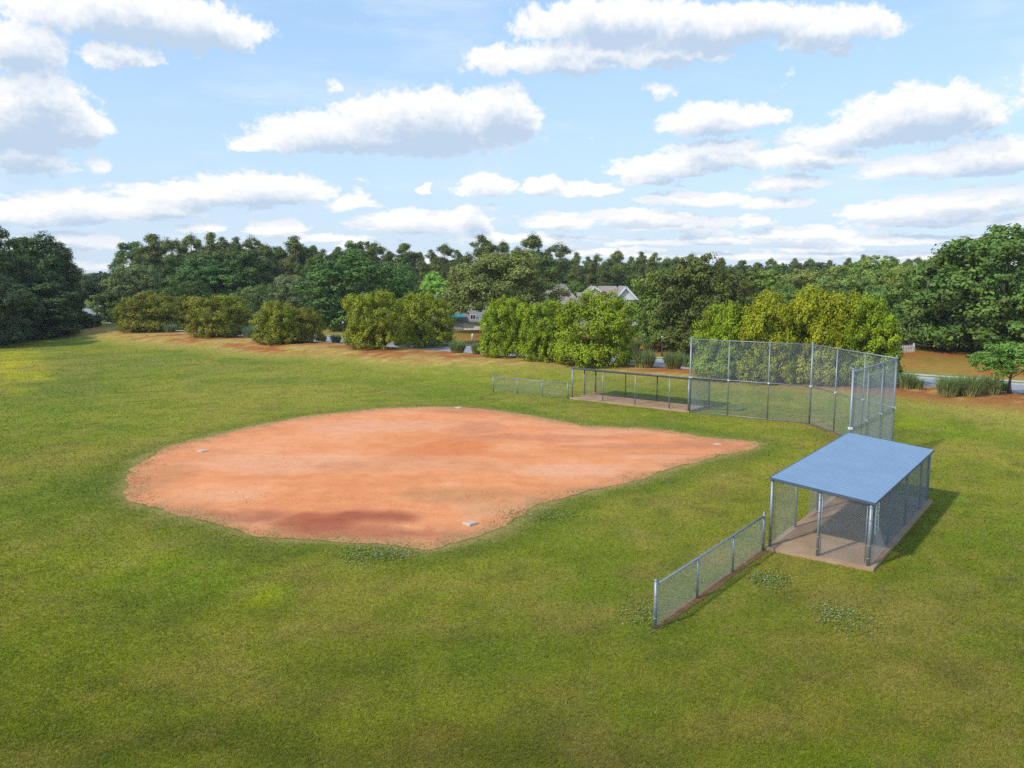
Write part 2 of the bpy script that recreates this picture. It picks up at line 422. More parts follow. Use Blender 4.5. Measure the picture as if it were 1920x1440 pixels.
PATHM = simple('path_concrete', (0.50, 0.47, 0.40), 0.85, 0, 0.12, 1.0)
DIRTM = simple('bare_dirt', (0.25, 0.13, 0.075), 0.95, 0, 0.35, 5.0, 0.1)
BLACKM = simple('black_metal', (0.012, 0.012, 0.014), 0.45, 0.0, 0.2)
TRIMM = simple('slate_blue_trim', (0.07, 0.10, 0.16), 0.5, 0, 0.1)
SHINGLE = simple('roof_shingles', (0.30, 0.245, 0.22), 0.9, 0, 0.14, 2.5)
GSHINGLE = simple('grey_roof_shingles', (0.21, 0.205, 0.21), 0.9, 0, 0.14, 2.5)
SIDING = simple('white_siding', (0.72, 0.73, 0.72), 0.6, 0, 0.04, 1.0)
CREAM = simple('cream_siding', (0.72, 0.70, 0.62), 0.6, 0, 0.04, 1.0)
GLASS = simple('window_glass', (0.03, 0.035, 0.04), 0.08, 0, 0.1, 1.0, 0.8)
SHUTTER = simple('green_shutter', (0.03, 0.10, 0.07), 0.5, 0, 0.1)
TEAL = simple('teal_canvas', (0.03, 0.25, 0.30), 0.6, 0, 0.1)
CARP = simple('silver_car_paint', (0.55, 0.57, 0.60), 0.25, 0.5, 0.03, 1.0)
TYREM = simple('tyre_rubber', (0.015, 0.015, 0.016), 0.8, 0, 0.1)
SIGNM = simple('white_sign_face', (0.74, 0.77, 0.76), 0.5, 0, 0.03)
INKM = simple('sign_ink', (0.10, 0.13, 0.17), 0.5, 0, 0.1)
GREENBOX = simple('dark_green_cabinet', (0.03, 0.045, 0.03), 0.5, 0, 0.1)

# ---------------------------------------------------------------- field outline and ground colour
INF_PX = [(1421, 832), (1395, 827), (1345, 822), (1300, 816), (1250, 808), (1200, 803), (1140, 801), (1085, 797), (1040, 788), (1000, 781), (960, 775),
 (915, 768), (860, 763.5), (800, 763.5), (720, 766), (650, 772), (560, 783), (480, 799), (400, 817), (330, 835), (282, 854), (248, 880), (237, 910), (243, 935),
 (272, 950), (330, 963), (372, 975), (420, 990), (480, 1003), (560, 1013), (640, 1017), (720, 1022), (800, 1030), (850, 1019), (900, 1007), (945, 988),
 (985, 966), (1005, 948), (1060, 934), (1120, 918), (1180, 904), (1240, 886), (1290, 871), (1340, 858), (1390, 847), (1412, 839)]
INF = np.array([at(*p)[:2] for p in INF_PX])
def dense_outline(P, step=0.12, amp=0.28, seed=3):
    out = []
    n = len(P)
    for i in range(n):                      # Catmull-Rom through the points
        p0, p1, p2, p3 = P[i - 1], P[i], P[(i + 1) % n], P[(i + 2) % n]
        k = max(2, int(np.linalg.norm(p2 - p1) / step))
        for t in np.linspace(0, 1, k, endpoint=False):
            out.append(0.5 * ((2 * p1) + (p2 - p0) * t + (2 * p0 - 5 * p1 + 4 * p2 - p3) * t * t + (3 * p1 - p0 - 3 * p2 + p3) * t ** 3))
    out = np.array(out)
    d = np.roll(out, -1, 0) - np.roll(out, 1, 0); nrm = np.stack([d[:, 1], -d[:, 0]], 1); nrm /= np.linalg.norm(nrm, axis=1)[:, None] + 1e-9
    nz = fbm(out[:, 0], out[:, 1], 0.9, 5, seed, 0.65) - 0.5
    return out + nrm * (nz * amp * 2)[:, None]
def inside(P, x, y):
    r = np.zeros(len(x), bool); n = len(P)
    for i in range(n):
        x0, y0 = P[i]; x1, y1 = P[(i + 1) % n]
        if y0 == y1: continue
        c = ((y0 > y) != (y1 > y)) & (x < (x1 - x0) * (y - y0) / (y1 - y0) + x0); r ^= c
    return r
def edge_dist(P, x, y):
    d = np.full(len(x), 1e9); n = len(P)
    for i in range(n):
        a = P[i]; b = P[(i + 1) % n]; ab = b - a
        t = np.clip(((x - a[0]) * ab[0] + (y - a[1]) * ab[1]) / (ab @ ab + 1e-9), 0, 1)
        d = np.minimum(d, np.hypot(x - a[0] - t * ab[0], y - a[1] - t * ab[1]))
    return d
INF_C = dense_outline(INF, 0.6, 0.0)         # coarse smooth outline for distance tests

# named patches of differently coloured turf: photo px, py, half width px, half height px, colour, strength
PATCH = [
 (20, 685, 90, 34, (0.30, 0.27, 0.012), 0.85), (60, 708, 60, 10, (0.30, 0.28, 0.012), 0.5), (150, 705, 50, 40, (0.11, 0.115, 0.035), 0.6),
 (60, 648, 90, 5, (0.12, 0.12, 0.035), 0.5), (200, 672, 130, 7, (0.12, 0.12, 0.045), 0.5), (330, 683, 100, 6, (0.13, 0.13, 0.05), 0.4),
 (110, 735, 90, 14, (0.09, 0.13, 0.03), 0.5), (300, 800, 260, 60, (0.19, 0.19, 0.035), 0.4), (250, 640, 180, 14, (0.17, 0.20, 0.02), 0.5),
 (640, 700, 330, 26, (0.19, 0.20, 0.035), 0.5), (560, 740, 260, 18, (0.19, 0.19, 0.035), 0.45), (850, 700, 120, 25, (0.15, 0.20, 0.02), 0.5),
 (80, 840, 160, 50, (0.17, 0.17, 0.025), 0.4), (150, 905, 130, 30, (0.08, 0.115, 0.022), 0.55), (60, 990, 130, 45, (0.11, 0.14, 0.03), 0.4),
 (330, 1075, 210, 50, (0.15, 0.20, 0.013), 0.75), (480, 1118, 50, 22, (0.20, 0.23, 0.010), 0.7), (120, 1100, 130, 60, (0.12, 0.155, 0.016), 0.6),
 (170, 1210, 200, 60, (0.13, 0.165, 0.014), 0.4), (560, 1130, 90, 60, (0.10, 0.13, 0.022), 0.4), (280, 1030, 70, 18, (0.19, 0.19, 0.05), 0.5),
 (750, 1200, 260, 90, (0.105, 0.125, 0.022), 0.4), (1000, 1120, 170, 70, (0.12, 0.15, 0.02), 0.5), (1130, 1000, 140, 45, (0.11, 0.145, 0.022), 0.5),
 (1290, 930, 110, 40, (0.15, 0.165, 0.03), 0.5), (1380, 900, 60, 25, (0.20, 0.18, 0.06), 0.5), (1480, 860, 70, 25, (0.17, 0.18, 0.03), 0.5),
 (1500, 830, 60, 14, (0.20, 0.17, 0.055), 0.5), (1560, 1230, 280, 90, (0.125, 0.125, 0.03), 0.6), (1750, 1150, 200, 70, (0.15, 0.145, 0.04), 0.6),
 (1520, 1275, 90, 20, (0.17, 0.145, 0.055), 0.6), (1840, 1330, 160, 60, (0.13, 0.13, 0.035), 0.5), (1850, 1420, 180, 50, (0.11, 0.15, 0.016), 0.6),
 (1600, 1430, 130, 30, (0.11, 0.15, 0.016), 0.5), (1330, 1390, 170, 40, (0.11, 0.115, 0.028), 0.5), (980, 1390, 300, 50, (0.085, 0.095, 0.02), 0.55),
 (420, 1380, 240, 50, (0.085, 0.095, 0.02), 0.6), (600, 1320, 90, 40, (0.10, 0.10, 0.03), 0.5), (80, 1370, 110, 60, (0.09, 0.12, 0.014), 0.6),
 (1730, 1010, 90, 26, (0.20, 0.185, 0.06), 0.45), (1850, 960, 130, 60, (0.17, 0.185, 0.03), 0.5), (1870, 850, 90, 40, (0.18, 0.185, 0.04), 0.45),
 (1770, 815, 120, 18, (0.15, 0.20, 0.014), 0.7), (1780, 778, 110, 14, (0.24, 0.205, 0.085), 0.6), (1870, 790, 90, 20, (0.22, 0.19, 0.08), 0.6),
 (1720, 800, 60, 20, (0.16, 0.21, 0.014), 0.6), (1430, 700, 140, 22, (0.22, 0.20, 0.075), 0.6), (1580, 740, 60, 26, (0.27, 0.20, 0.115), 0.55),
 (1240, 720, 120, 12, (0.22, 0.20, 0.07), 0.5), (960, 690, 90, 18, (0.20, 0.20, 0.045), 0.5), (1420, 765, 110, 16, (0.13, 0.155, 0.03), 0.5),
 (1700, 930, 40, 20, (0.14, 0.17, 0.02), 0.4), (1450, 1090, 60, 26, (0.12, 0.16, 0.03), 0.6), (1190, 1230, 120, 40, (0.12, 0.14, 0.022), 0.4),
 (1670, 1143, 16, 5, (0.075, 0.06, 0.05), 0.9), (1515, 1274, 20, 7, (0.08, 0.06, 0.04), 0.8), (1385, 1381, 13, 5, (0.07, 0.05, 0.04), 0.9), (466, 1213, 9, 4, (0.06, 0.06, 0.03), 0.9), (1885, 1088, 34, 6, (0.09, 0.085, 0.06), 0.7),
 (300, 1400, 420, 45, (0.075, 0.088, 0.020), 0.55), (900, 1425, 500, 40, (0.080, 0.080, 0.022), 0.6), (1500, 1360, 260, 40, (0.12, 0.105, 0.032), 0.5), (700, 1290, 160, 40, (0.085, 0.10, 0.02), 0.45), (1080, 1210, 120, 30, (0.095, 0.11, 0.022), 0.4), (1750, 1260, 160, 40, (0.15, 0.125, 0.045), 0.5),
 (740, 1110, 60, 14, (0.20, 0.185, 0.06), 0.4), (1000, 1290, 140, 26, (0.155, 0.135, 0.04), 0.5), (1240, 1270, 90, 24, (0.15, 0.14, 0.045), 0.45), (250, 1290, 120, 20, (0.13, 0.12, 0.035), 0.4), (820, 1370, 120, 22, (0.12, 0.10, 0.035), 0.5), (455, 645, 30, 5, (0.12, 0.2, 0.03), 0.6), (1160, 775, 200, 8, (0.18, 0.19, 0.03), 0.4), (1350, 800, 160, 10, (0.18, 0.20, 0.025), 0.4),
]
PG = []
for (px, py, rx, ry, c, k) in PATCH:
    a = at(px, py); r = at(px + rx, py); u = at(px, py - ry); d = at(px, py + ry)
    PG.append((a[0], a[1], abs(r[0] - a[0]), (u[1] - d[1]) / 2, a[0] / max(a[1], 1), np.array(c), k))

def ground_color(x, y):
    n = len(x)
    base = np.array([0.125, 0.150, 0.022])
    C = np.tile(base, (n, 1))
    def mixc(f, col):
        nonlocal C
        f = np.clip(f, 0, 1)[:, None]; C = C * (1 - f) + np.asarray(col) * f
    big = fbm(x, y, 0.05, 4, 11); mid = fbm(x, y, 0.22, 4, 23); sm = fbm(x, y, 0.9, 3, 31)
    mixc(smooth(0.5, 0.7, big) * 0.55, (0.17, 0.175, 0.032)); mixc(smooth(0.5, 0.32, big) * 0.45, (0.085, 0.12, 0.02))
    w1 = (fbm(x, y, 0.35, 4, 51) - 0.5) * 1.3; w2 = (fbm(x, y, 0.35, 4, 52) - 0.5) * 1.3
    for (cx, cy, rx, ry, sh, col, k) in PG:
        dx = (x - cx - sh * (y - cy)) / rx + w1; dy = (y - cy) / ry + w2
        mixc((1 - smooth(0.35, 1.15, np.hypot(dx, dy))) * k, col)
    mixc(smooth(0.52, 0.72, mid) * 0.55, (0.19, 0.17, 0.055)); mixc(smooth(0.48, 0.3, mid) * 0.5, (0.08, 0.125, 0.02))
    mixc(smooth(0.58, 0.78, sm) * 0.4, (0.20, 0.17, 0.07)); mixc(smooth(0.42, 0.2, sm) * 0.35, (0.070, 0.10, 0.02))
    fine = fbm(x, y, 2.6, 3, 131); dryz = smooth(0.45, 0.65, fbm(x, y, 0.09, 3, 141)); mixc(smooth(0.5, 0.72, fine) * 0.4 * (0.15 + 0.85 * dryz), (0.20, 0.16, 0.075))
    mixc(smooth(0.66, 0.78, fbm(x, y, 0.5, 4, 151)) * 0.4, (0.11, 0.09, 0.045))
    mixc(smooth(.56, .7, fbm(x, y, 0.7, 5, 161, .6)) * .38, (0.185, 0.155, 0.075)); mixc(smooth(.44, .3, fbm(x, y, 1.4, 4, 163, .6)) * .4, (0.062, 0.085, 0.020))
    # fringe round the infield: bleached edge, then darker uncut grass
    near = (x > -26) & (x < 18) & (y > 20) & (y < 62)
    if near.any():
        ed = np.full(n, 99.0); ed[near] = edge_dist(INF_C, x[near], y[near])
        mixc((1 - smooth(0.9, 2.6, ed + (mid - .5) * 2)) * 0.55, (0.075, 0.105, 0.022))
        mixc((1 - smooth(0.15, 0.75, ed + (sm - 0.5) * 1.0)) * 0.65, (0.215, 0.170, 0.120))
    # berm: dry slope, rust coloured pine-straw mulch, verge grass beyond the road
    s = berm_s(x, y); wob = (fbm(x, y, 0.12, 4, 77) - 0.5) * 5
    m0 = -7.6 + 3.6 * smooth(-10, 4, x)                        # the mulch reaches further down the slope on the left
    mixc(smooth(-3.5, 0.0, s - m0 + wob) * (1 - smooth(3, 5, s)) * 0.65, (0.215, 0.19, 0.075))
    mixc(smooth(-0.5, 1.6, s - m0 + wob * .8) * (1 - smooth(3, 5, s)) * (0.5 + 0.4 * smooth(.35, .6, sm)), (0.265, 0.175, 0.10))
    mixc(smooth(0.6, 2.8, s - m0 + wob * .9) * (1 - smooth(3, 5, s)) * smooth(.34, .54, mid) * 0.9, (0.215, 0.072, 0.045))
    mixc(smooth(-1.5, 1, s - m0 + wob * .6) * (1 - smooth(3, 5, s)) * smooth(14, 24, x) * .75, (0.20, 0.066, 0.045))
    mixc(smooth(.55, .7, fbm(x, y, 1.6, 3, 171)) * smooth(0, 1.5, s - m0) * (1 - smooth(3, 5, s)) * .6, (0.36, 0.27, 0.15))
    mixc(smooth(4, 6, s) * (1 - smooth(11, 14, s)) * 0.8, (0.12, 0.16, 0.035))
    mixc(smooth(12, 14, s) * (1 - smooth(17, 22, s)) * (0.5 + .4 * mid), (0.22, 0.165, 0.08))
    mixc(smooth(13.6, 17, s + wob * 0.5) * smooth(-12, 0, x) * (0.45 + 0.5 * smooth(.40, .6, mid)), (0.215, 0.080, 0.040))
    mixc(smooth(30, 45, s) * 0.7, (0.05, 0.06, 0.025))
    return C * np.array([1.64, 1.54, 0.82])

def build_ground():
    xs = np.concatenate([np.array([-4000, -2000, -1000, -500, -300, -220, -170, -140, -115]), np.arange(-100, 62, 0.7), np.array([66, 72, 80, 95, 120, 160, 220, 320, 500, 1000, 2000, 4000])])
    ys = np.concatenate([np.array([-2000, -500, -100, -30, -5, 4, 9]), np.arange(11, 122, 0.7), np.array([124, 127, 131, 136, 142, 150, 160, 175, 195, 220, 260, 330, 500, 1000, 2500, 5000])])
    X, Y = np.meshgrid(xs, ys); x, y = X.ravel(), Y.ravel()
    z = terrain(x, y)
    far = np.hypot(x, y) > 260
    z = np.where(far, 0.85, z)
    z = np.where((y < 20), 0, z)
    nx, ny = len(xs), len(ys)
    i = np.arange(nx * ny).reshape(ny, nx)
    F = np.stack([i[:-1, :-1].ravel(), i[:-1, 1:].ravel(), i[1:, 1:].ravel(), i[1:, :-1].ravel()], 1)
    me = mesh_np('ground', np.stack([x, y, z], 1), F, TURF, ground_color(x, y), True)
    tag(link('ground', me), kind='structure')
build_ground()

def fan_sheet(name, P, z, mat_, colfn=None, rings=None):
    """flat sheet filling outline P; concentric rings so that colours can vary inside"""
    n = len(P); c = P.mean(0); rings = rings or [1.0, 0.985, 0.965, 0.94, 0.9, 0.85] + list(np.linspace(0.8, 0.03, 26))
    V = np.concatenate([c + (P - c) * r for r in rings] + [c[None]])
    F = []
    for j in range(len(rings) - 1):
        a = np.arange(n) + j * n; b = np.roll(np.arange(n), -1) + j * n
        F.append(np.stack([a, b, b + n, a + n], 1))
    F = np.concatenate(F)
    last = (len(rings) - 1) * n
    tri = [[last + k, last + (k + 1) % n, len(V) - 1] for k in range(n)]
    V3 = np.concatenate([V, np.full((len(V), 1), z)], 1)
    me = mesh_np(name, V3, [list(f) for f in F] + tri, mat_, colfn(V[:, 0], V[:, 1]) if colfn else None)
    if me.polygons[0].normal.z < 0: me.flip_normals()
    return link(name, me)

CLAY_P = [  # damp and worn areas of the clay: px, py, rx, ry, colour, strength
 (585, 985, 105, 24, (0.32, 0.080, 0.042), 0.9), (705, 968, 80, 16, (0.31, 0.080, 0.045), 0.85), (650, 1003, 150, 16, (0.32, 0.085, 0.05), 0.75), (440, 968, 130, 13, (0.40, 0.14, 0.08), 0.75),
 (470, 975, 60, 8, (0.33, 0.11, 0.06), 0.7), (300, 895, 55, 28, (0.50, 0.225, 0.10), 0.6), (850, 842, 110, 18, (0.62, 0.205, 0.075), 0.85), (820, 870, 140, 20, (0.58, 0.255, 0.13), 0.5),
 (650, 875, 60, 12, (0.58, 0.24, 0.12), 0.6), (1000, 822, 180, 9, (0.50, 0.20, 0.11), 0.6), (900, 800, 60, 14, (0.50, 0.21, 0.12), 0.55), (870, 770, 80, 8, (0.48, 0.20, 0.10), 0.65),
 (1335, 833, 70, 9, (0.48, 0.19, 0.10), 0.7), (1200, 838, 160, 6, (0.50, 0.21, 0.12), 0.6), (880, 930, 150, 16, (0.46, 0.23, 0.10), 0.6), (930, 955, 80, 14, (0.50, 0.29, 0.15), 0.5),
 (800, 1003, 110, 16, (0.44, 0.15, 0.085), 0.7), (560, 870, 300, 20, (0.68, 0.37, 0.225), 0.5), (1050, 880, 170, 14, (0.70, 0.39, 0.25), 0.5), (420, 930, 120, 14, (0.70, 0.38, 0.22), 0.5),
 (1120, 810, 120, 5, (0.66, 0.36, 0.22), 0.4), (700, 800, 150, 12, (0.70, 0.38, 0.245), 0.5), (400, 850, 60, 10, (0.56, 0.27, 0.14), 0.5), (1240, 858, 90, 5, (0.68, 0.40, 0.27), 0.5),
]
CPG = []
for (px, py, rx, ry, c, k) in CLAY_P:
    a = at(px, py); r = at(px + rx, py); u = at(px, py - ry); d = at(px, py + ry)
    CPG.append((a[0], a[1], abs(r[0] - a[0]), (u[1] - d[1]) / 2, np.array(c), k))
def clay_color(x, y):
    n = len(x); C = np.tile(np.array([0.71, 0.285, 0.125]), (n, 1))
    w1 = (fbm(x, y, 0.3, 5, 61) - 0.5) * 1.2; w2 = (fbm(x, y, 0.3, 5, 62) - 0.5) * 1.2
    sm = fbm(x, y, 1.1, 4, 71)
    b1 = fbm(x, y, 0.45, 6, 201, .62); f = (smooth(.5, .68, b1) * .5)[:, None]; C = C * (1 - f) + np.array([0.62, 0.225, 0.09]) * f
    f = (smooth(.5, .32, b1) * .5)[:, None]; C = C * (1 - f) + np.array([0.76, 0.36, 0.19]) * f
    for (cx, cy, rx, ry, col, k) in CPG[10:] + CPG[:10]:
        f = ((1 - smooth(0.55, 1.15, np.hypot((x - cx) / rx + w1, (y - cy) / ry + w2))) * k)[:, None]; C = C * (1 - f) + col * f
    ed = edge_dist(INF_C, x, y)
    f = ((1 - smooth(0.0, 0.9, ed + (sm - 0.5) * 1.9)) * 0.8)[:, None]; C = C * (1 - f) + np.array([0.37, 0.24, 0.11]) * f
    f = ((1 - smooth(0.3, 3.0, ed + (sm - 0.5) * 2)) * 0.35)[:, None]; C = C * (1 - f) + np.array([0.50, 0.24, 0.12]) * f
    return C * np.array([1.09, 1.06, 1.02])
INF_D = dense_outline(INF, 0.10, 0.38)
tag(fan_sheet('infield', INF_D, 0.012, CLAY, clay_color), kind='structure')

# ---------------------------------------------------------------- road, kerb, path
def strip(name, s0, s1, mat_, dz, t0=-75, t1=180, bend=True, thick=0.0):
    V = []; F = []
    ts = np.arange(t0, t1, 2.0)
    for i, t in enumerate(ts):
        b = 0.0032 * max(0, t - 60) ** 2 if bend else 0      # the road swings away beyond the last shrubs
        for s in (s0 + b, s1 + b):
            x = 7.0 - 0.81 * t + NX * (s); y = 74.0 + 0.59 * t + NY * (s)
            V.append((x, y, float(terrain(x, y)) + dz + (0.0)))
        if i: F.append([2 * i - 2, 2 * i, 2 * i + 1, 2 * i - 1])
    me = mesh_np(name, np.array(V), F, mat_)
    if me.polygons[0].normal.z < 0: me.flip_normals()
    return tag(link(name, me), kind='structure')
def kerb(name, s0, s1, mat_, h):
    b = MB(); ts = np.arange(-75, 178, 2.0); prof = []
    for t in ts:
        bb = 0.0032 * max(0, t - 60) ** 2
        for s, z in ((s0, -0.02), (s0, h), (s1, h), (s1, -0.02)):
            x = 7.0 - 0.81 * t + NX * (s + bb); y = 74.0 + 0.59 * t + NY * (s + bb)
            prof.append((x, y, float(terrain(x, y)) + z))
    F = []
    for i in range(len(ts) - 1):
        for k in range(3): F.append([4 * i + k, 4 * i + k + 1, 4 * i + 4 + k + 1, 4 * i + 4 + k])
    b.add(prof, F); return tag(b.build(name, mat_), kind='structure')
strip('road', 4.9, 10.4, ASPH, 0.02)
kerb('kerb', 10.4, 10.62, KERBM, 0.12); kerb('kerb', 4.68, 4.9, KERBM, 0.10)
strip('path', 12.2, 13.3, PATHM, 0.02)

# ---------------------------------------------------------------- grass
def bare_tufts(x, y):
    f = 0
    for (px, py, rx, ry) in ((960, 945, 70, 16), (890, 928, 110, 10), (285, 870, 60, 25), (420, 935, 120, 14), (1150, 895, 110, 8), (520, 985, 60, 6), (545, 850, 20, 3), (1190, 806, 50, 4)):
        a = at(px, py); rr = at(px + rx, py); u = at(px, py - ry); d = at(px, py + ry)
        f = np.maximum(f, 1 - smooth(0.3, 1.1, np.hypot((x - a[0]) / abs(rr[0] - a[0]), (y - a[1]) / ((u[1] - d[1]) / 2)) + (fbm(x, y, 1.5, 3, 95) - .5) * 1.2))
    return f * smooth(.45, .7, fbm(x, y, 2.2, 3, 97))
def build_grass():
    n = 760000
    px = rng.uniform(-60, 1980, n); py = 628 + (1460 - 628) * rng.uniform(0, 1, n) ** 0.9
    xg = (px - 960) / FPX; yg = -(py - 720) / FPX
    c, s = math.cos(PIT), math.sin(PIT)
    dy = c + yg * s; dz = -s + yg * c; t = -CAMH / dz
    x = xg * t; y = dy * t
    keep = (berm_s(x, y) < 4.0)
    x, y = x[keep], y[keep]
    ins = inside(INF_C, x, y); ed = edge_dist(INF_C, x, y)
    r = rng.uniform(0, 1, len(x))
    keep = (~ins) & (r < 0.25 + 0.75 * smooth(0.0, 0.5, ed)) | (ins & (r < 1.0 * (1 - smooth(0.0, 1.15, ed + (fbm(x, y, 1.2, 4, 88) - .5) * 1.7)))) | (ins & (r < 0.02 * smooth(.45, .7, fbm(x, y, .3, 3, 90)) + 0.30 * bare_tufts(x, y)))
    for (P, m_) in SLABS: keep &= ~inside(P, x, y)
    s_ = berm_s(x, y); keep &= ~((s_ > -4.5) & (r > 0.35))
    x, y, ins = x[keep], y[keep], ins[keep]
    n = len(x); z = terrain(x, y)
    D = np.hypot(x, y)
    C = ground_color(x, y)
    C[ins] = np.array([0.26, 0.21, 0.08])
    j = rng.normal(1.0, 0.15, n).clip(0.5, 1.6); C = C * j[:, None] * 1.22
    dry = rng.uniform(0, 1, n) < 0.07; C[dry] = np.array([0.30, 0.25, 0.10]) * rng.uniform(.7, 1.1, (dry.sum(), 1))
    w = np.maximum(0.010, 0.0008 * D) * rng.uniform(0.6, 1.4, n); h = rng.uniform(0.025, 0.055, n) * (1 + 0.005 * D)
    a = rng.uniform(0, 2 * np.pi, n); la = rng.uniform(0, 2 * np.pi, n); ll = h * rng.uniform(0.5, 1.6, n)
    ux, uy = np.cos(a) * w / 2, np.sin(a) * w / 2
    V = np.empty((n, 3, 3), np.float32)
    V[:, 0] = np.stack([x - ux, y - uy, z], 1); V[:, 1] = np.stack([x + ux, y + uy, z], 1)
    V[:, 2] = np.stack([x + np.cos(la) * ll, y + np.sin(la) * ll, z + h], 1)
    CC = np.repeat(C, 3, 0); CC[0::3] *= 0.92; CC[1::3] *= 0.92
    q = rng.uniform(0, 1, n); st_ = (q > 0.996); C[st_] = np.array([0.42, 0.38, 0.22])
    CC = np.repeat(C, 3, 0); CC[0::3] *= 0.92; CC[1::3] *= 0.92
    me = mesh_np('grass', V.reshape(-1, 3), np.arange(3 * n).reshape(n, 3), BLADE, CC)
    tag(link('grass', me), 'short mown grass growing over the whole ball field', 'grass', kind='stuff')

def clover(px, py, rx, ry, n, label):
    a = at(px, py); r = at(px + rx, py); u = at(px, py - ry); d = at(px, py + ry)
    RX, RY = abs(r[0] - a[0]), (u[1] - d[1]) / 2
    V = []; F = []; Cc = []
    for k in range(n):
        th = rng.uniform(0, 2 * np.pi); rr = rng.uniform(0, 1) ** 0.6 * (1 + rng.normal(0, 0.25)) * (0.75 + 0.5 * float(vnoise(np.array([th * 1.3 + px]), np.array([py * 1.0]), 4)[0]))
        x = a[0] + RX * rr * math.cos(th); y = a[1] + RY * rr * math.sin(th)
        flower = rng.uniform() < 0.17
        q = rng.uniform(0.012, 0.020) if flower else rng.uniform(0.018, 0.034); z = rng.uniform(0.05, 0.09) if flower else rng.uniform(0.02, 0.055)
        c0 = (0.46, 0.48, 0.38) if flower else tuple(np.array((0.20, 0.255, 0.05)) * rng.uniform(.7, 1.3))
        o = len(V); tilt = rng.uniform(-.5, .5, 2); m = 5
        for t in range(m):
            ang = 2 * math.pi * t / m; dx, dy = q * math.cos(ang), q * math.sin(ang)
            V.append((x + dx, y + dy, z + dx * tilt[0] + dy * tilt[1])); Cc.append(c0)
        F.append([o + t for t in range(m)])
    me = mesh_np('clover', np.array(V), np.array(F), BLADE, np.array(Cc))
    tag(link('clover', me), label, 'clover', kind='stuff')

# ---------------------------------------------------------------- chain link and pipes
def chain_link(name, A, B, z0, z1, parent, org, pitch=0.0718, r=0.0022):
    """woven wire panel between plan points A and B, from z0 to z1 (each a number or a pair for the two ends)"""
    A = np.array(A[:2], float); B = np.array(B[:2], float); Lh = np.linalg.norm(B - A)
    za, zb = (z0, z0) if np.isscalar(z0) else z0; ta, tb = (z1, z1) if np.isscalar(z1) else z1
    Vs = []
    lo = min(za, zb); hi = max(ta, tb); Hh = hi - lo
    segs = []
    for sgn in (1, -1):
        c = np.arange(-Hh, Lh + Hh, pitch)
        for c0 in c:
            # line u = c0 + sgn*v ; clip to 0<=u<=L and bottom(u)<=v<=top(u)
            v = np.array([0.0, Hh]); u = c0 + sgn * v
            t0, t1 = 0.0, Hh
            for (ka, kb) in ((0.0, Lh),):
                if sgn > 0: t0 = max(t0, ka - c0); t1 = min(t1, kb - c0)
                else: t0 = max(t0, c0 - kb); t1 = min(t1, c0 - ka)
            # sloping bottom / top
            bz = lambda u_: za + (zb - za) * u_ / Lh - lo
            tz = lambda u_: ta + (tb - ta) * u_ / Lh - lo
            kb_ = (zb - za) / Lh; kt = (tb - ta) / Lh
            # v >= b0 + kb*(c0+sgn v)  and  v <= tt0 + kt*(c0+sgn v)
            t0 = max(t0, (za - lo + kb_ * c0) / (1 - sgn * kb_)); t1 = min(t1, (ta - lo + kt * c0) / (1 - sgn * kt))
            if t1 - t0 > 0.02: segs.append((c0 + sgn * t0, t0, c0 + sgn * t1, t1, sgn))
    S = np.array(segs); n = len(S)
    dirh = (B - A) / Lh; nrm = np.array([-dirh[1], dirh[0]])
    P0 = np.concatenate([A + S[:, :1] * dirh, (S[:, 1] + lo)[:, None]], 1); P1 = np.concatenate([A + S[:, 2:3] * dirh, (S[:, 3] + lo)[:, None]], 1)
    off = (S[:, 4] * r * 0.9)[:, None] * np.array([nrm[0], nrm[1], 0]); P0 = P0 + off; P1 = P1 + off
    N3 = np.array([nrm[0], nrm[1], 0.0]); d = P1 - P0; d /= np.linalg.norm(d, axis=1)[:, None]
    U = np.cross(d, N3)
    V = np.empty((n, 8, 3)); 
    for k, (cu, cn) in enumerate(((1, 0), (0, 1), (-1, 0), (0, -1))):
        V[:, k] = P0 + r * (cu * U + cn * N3); V[:, 4 + k] = P1 + r * (cu * U + cn * N3)
    V = V.reshape(-1, 3) - np.array(org)
    b = np.arange(n)[:, None] * 8
    F = np.concatenate([b + np.array([k, (k + 1) % 4, 4 + (k + 1) % 4, 4 + k]) for k in range(4)])
    return link(name, mesh_np(name, V, F, WIRE), parent)

def pipe(name, p0, p1, r, parent, org, capball=False, n=10, mat_=None):
    b = MB(); p0 = np.array(p0, float) - org; p1 = np.array(p1, float) - org
    b.tube([p0, p1], r, n)
    if capball: b.ball(p1 + np.array([0, 0, r * 0.3]), r * 1.15, 10, 6, 0.8)
    return b.build(name, mat_ or GALV, parent, True)

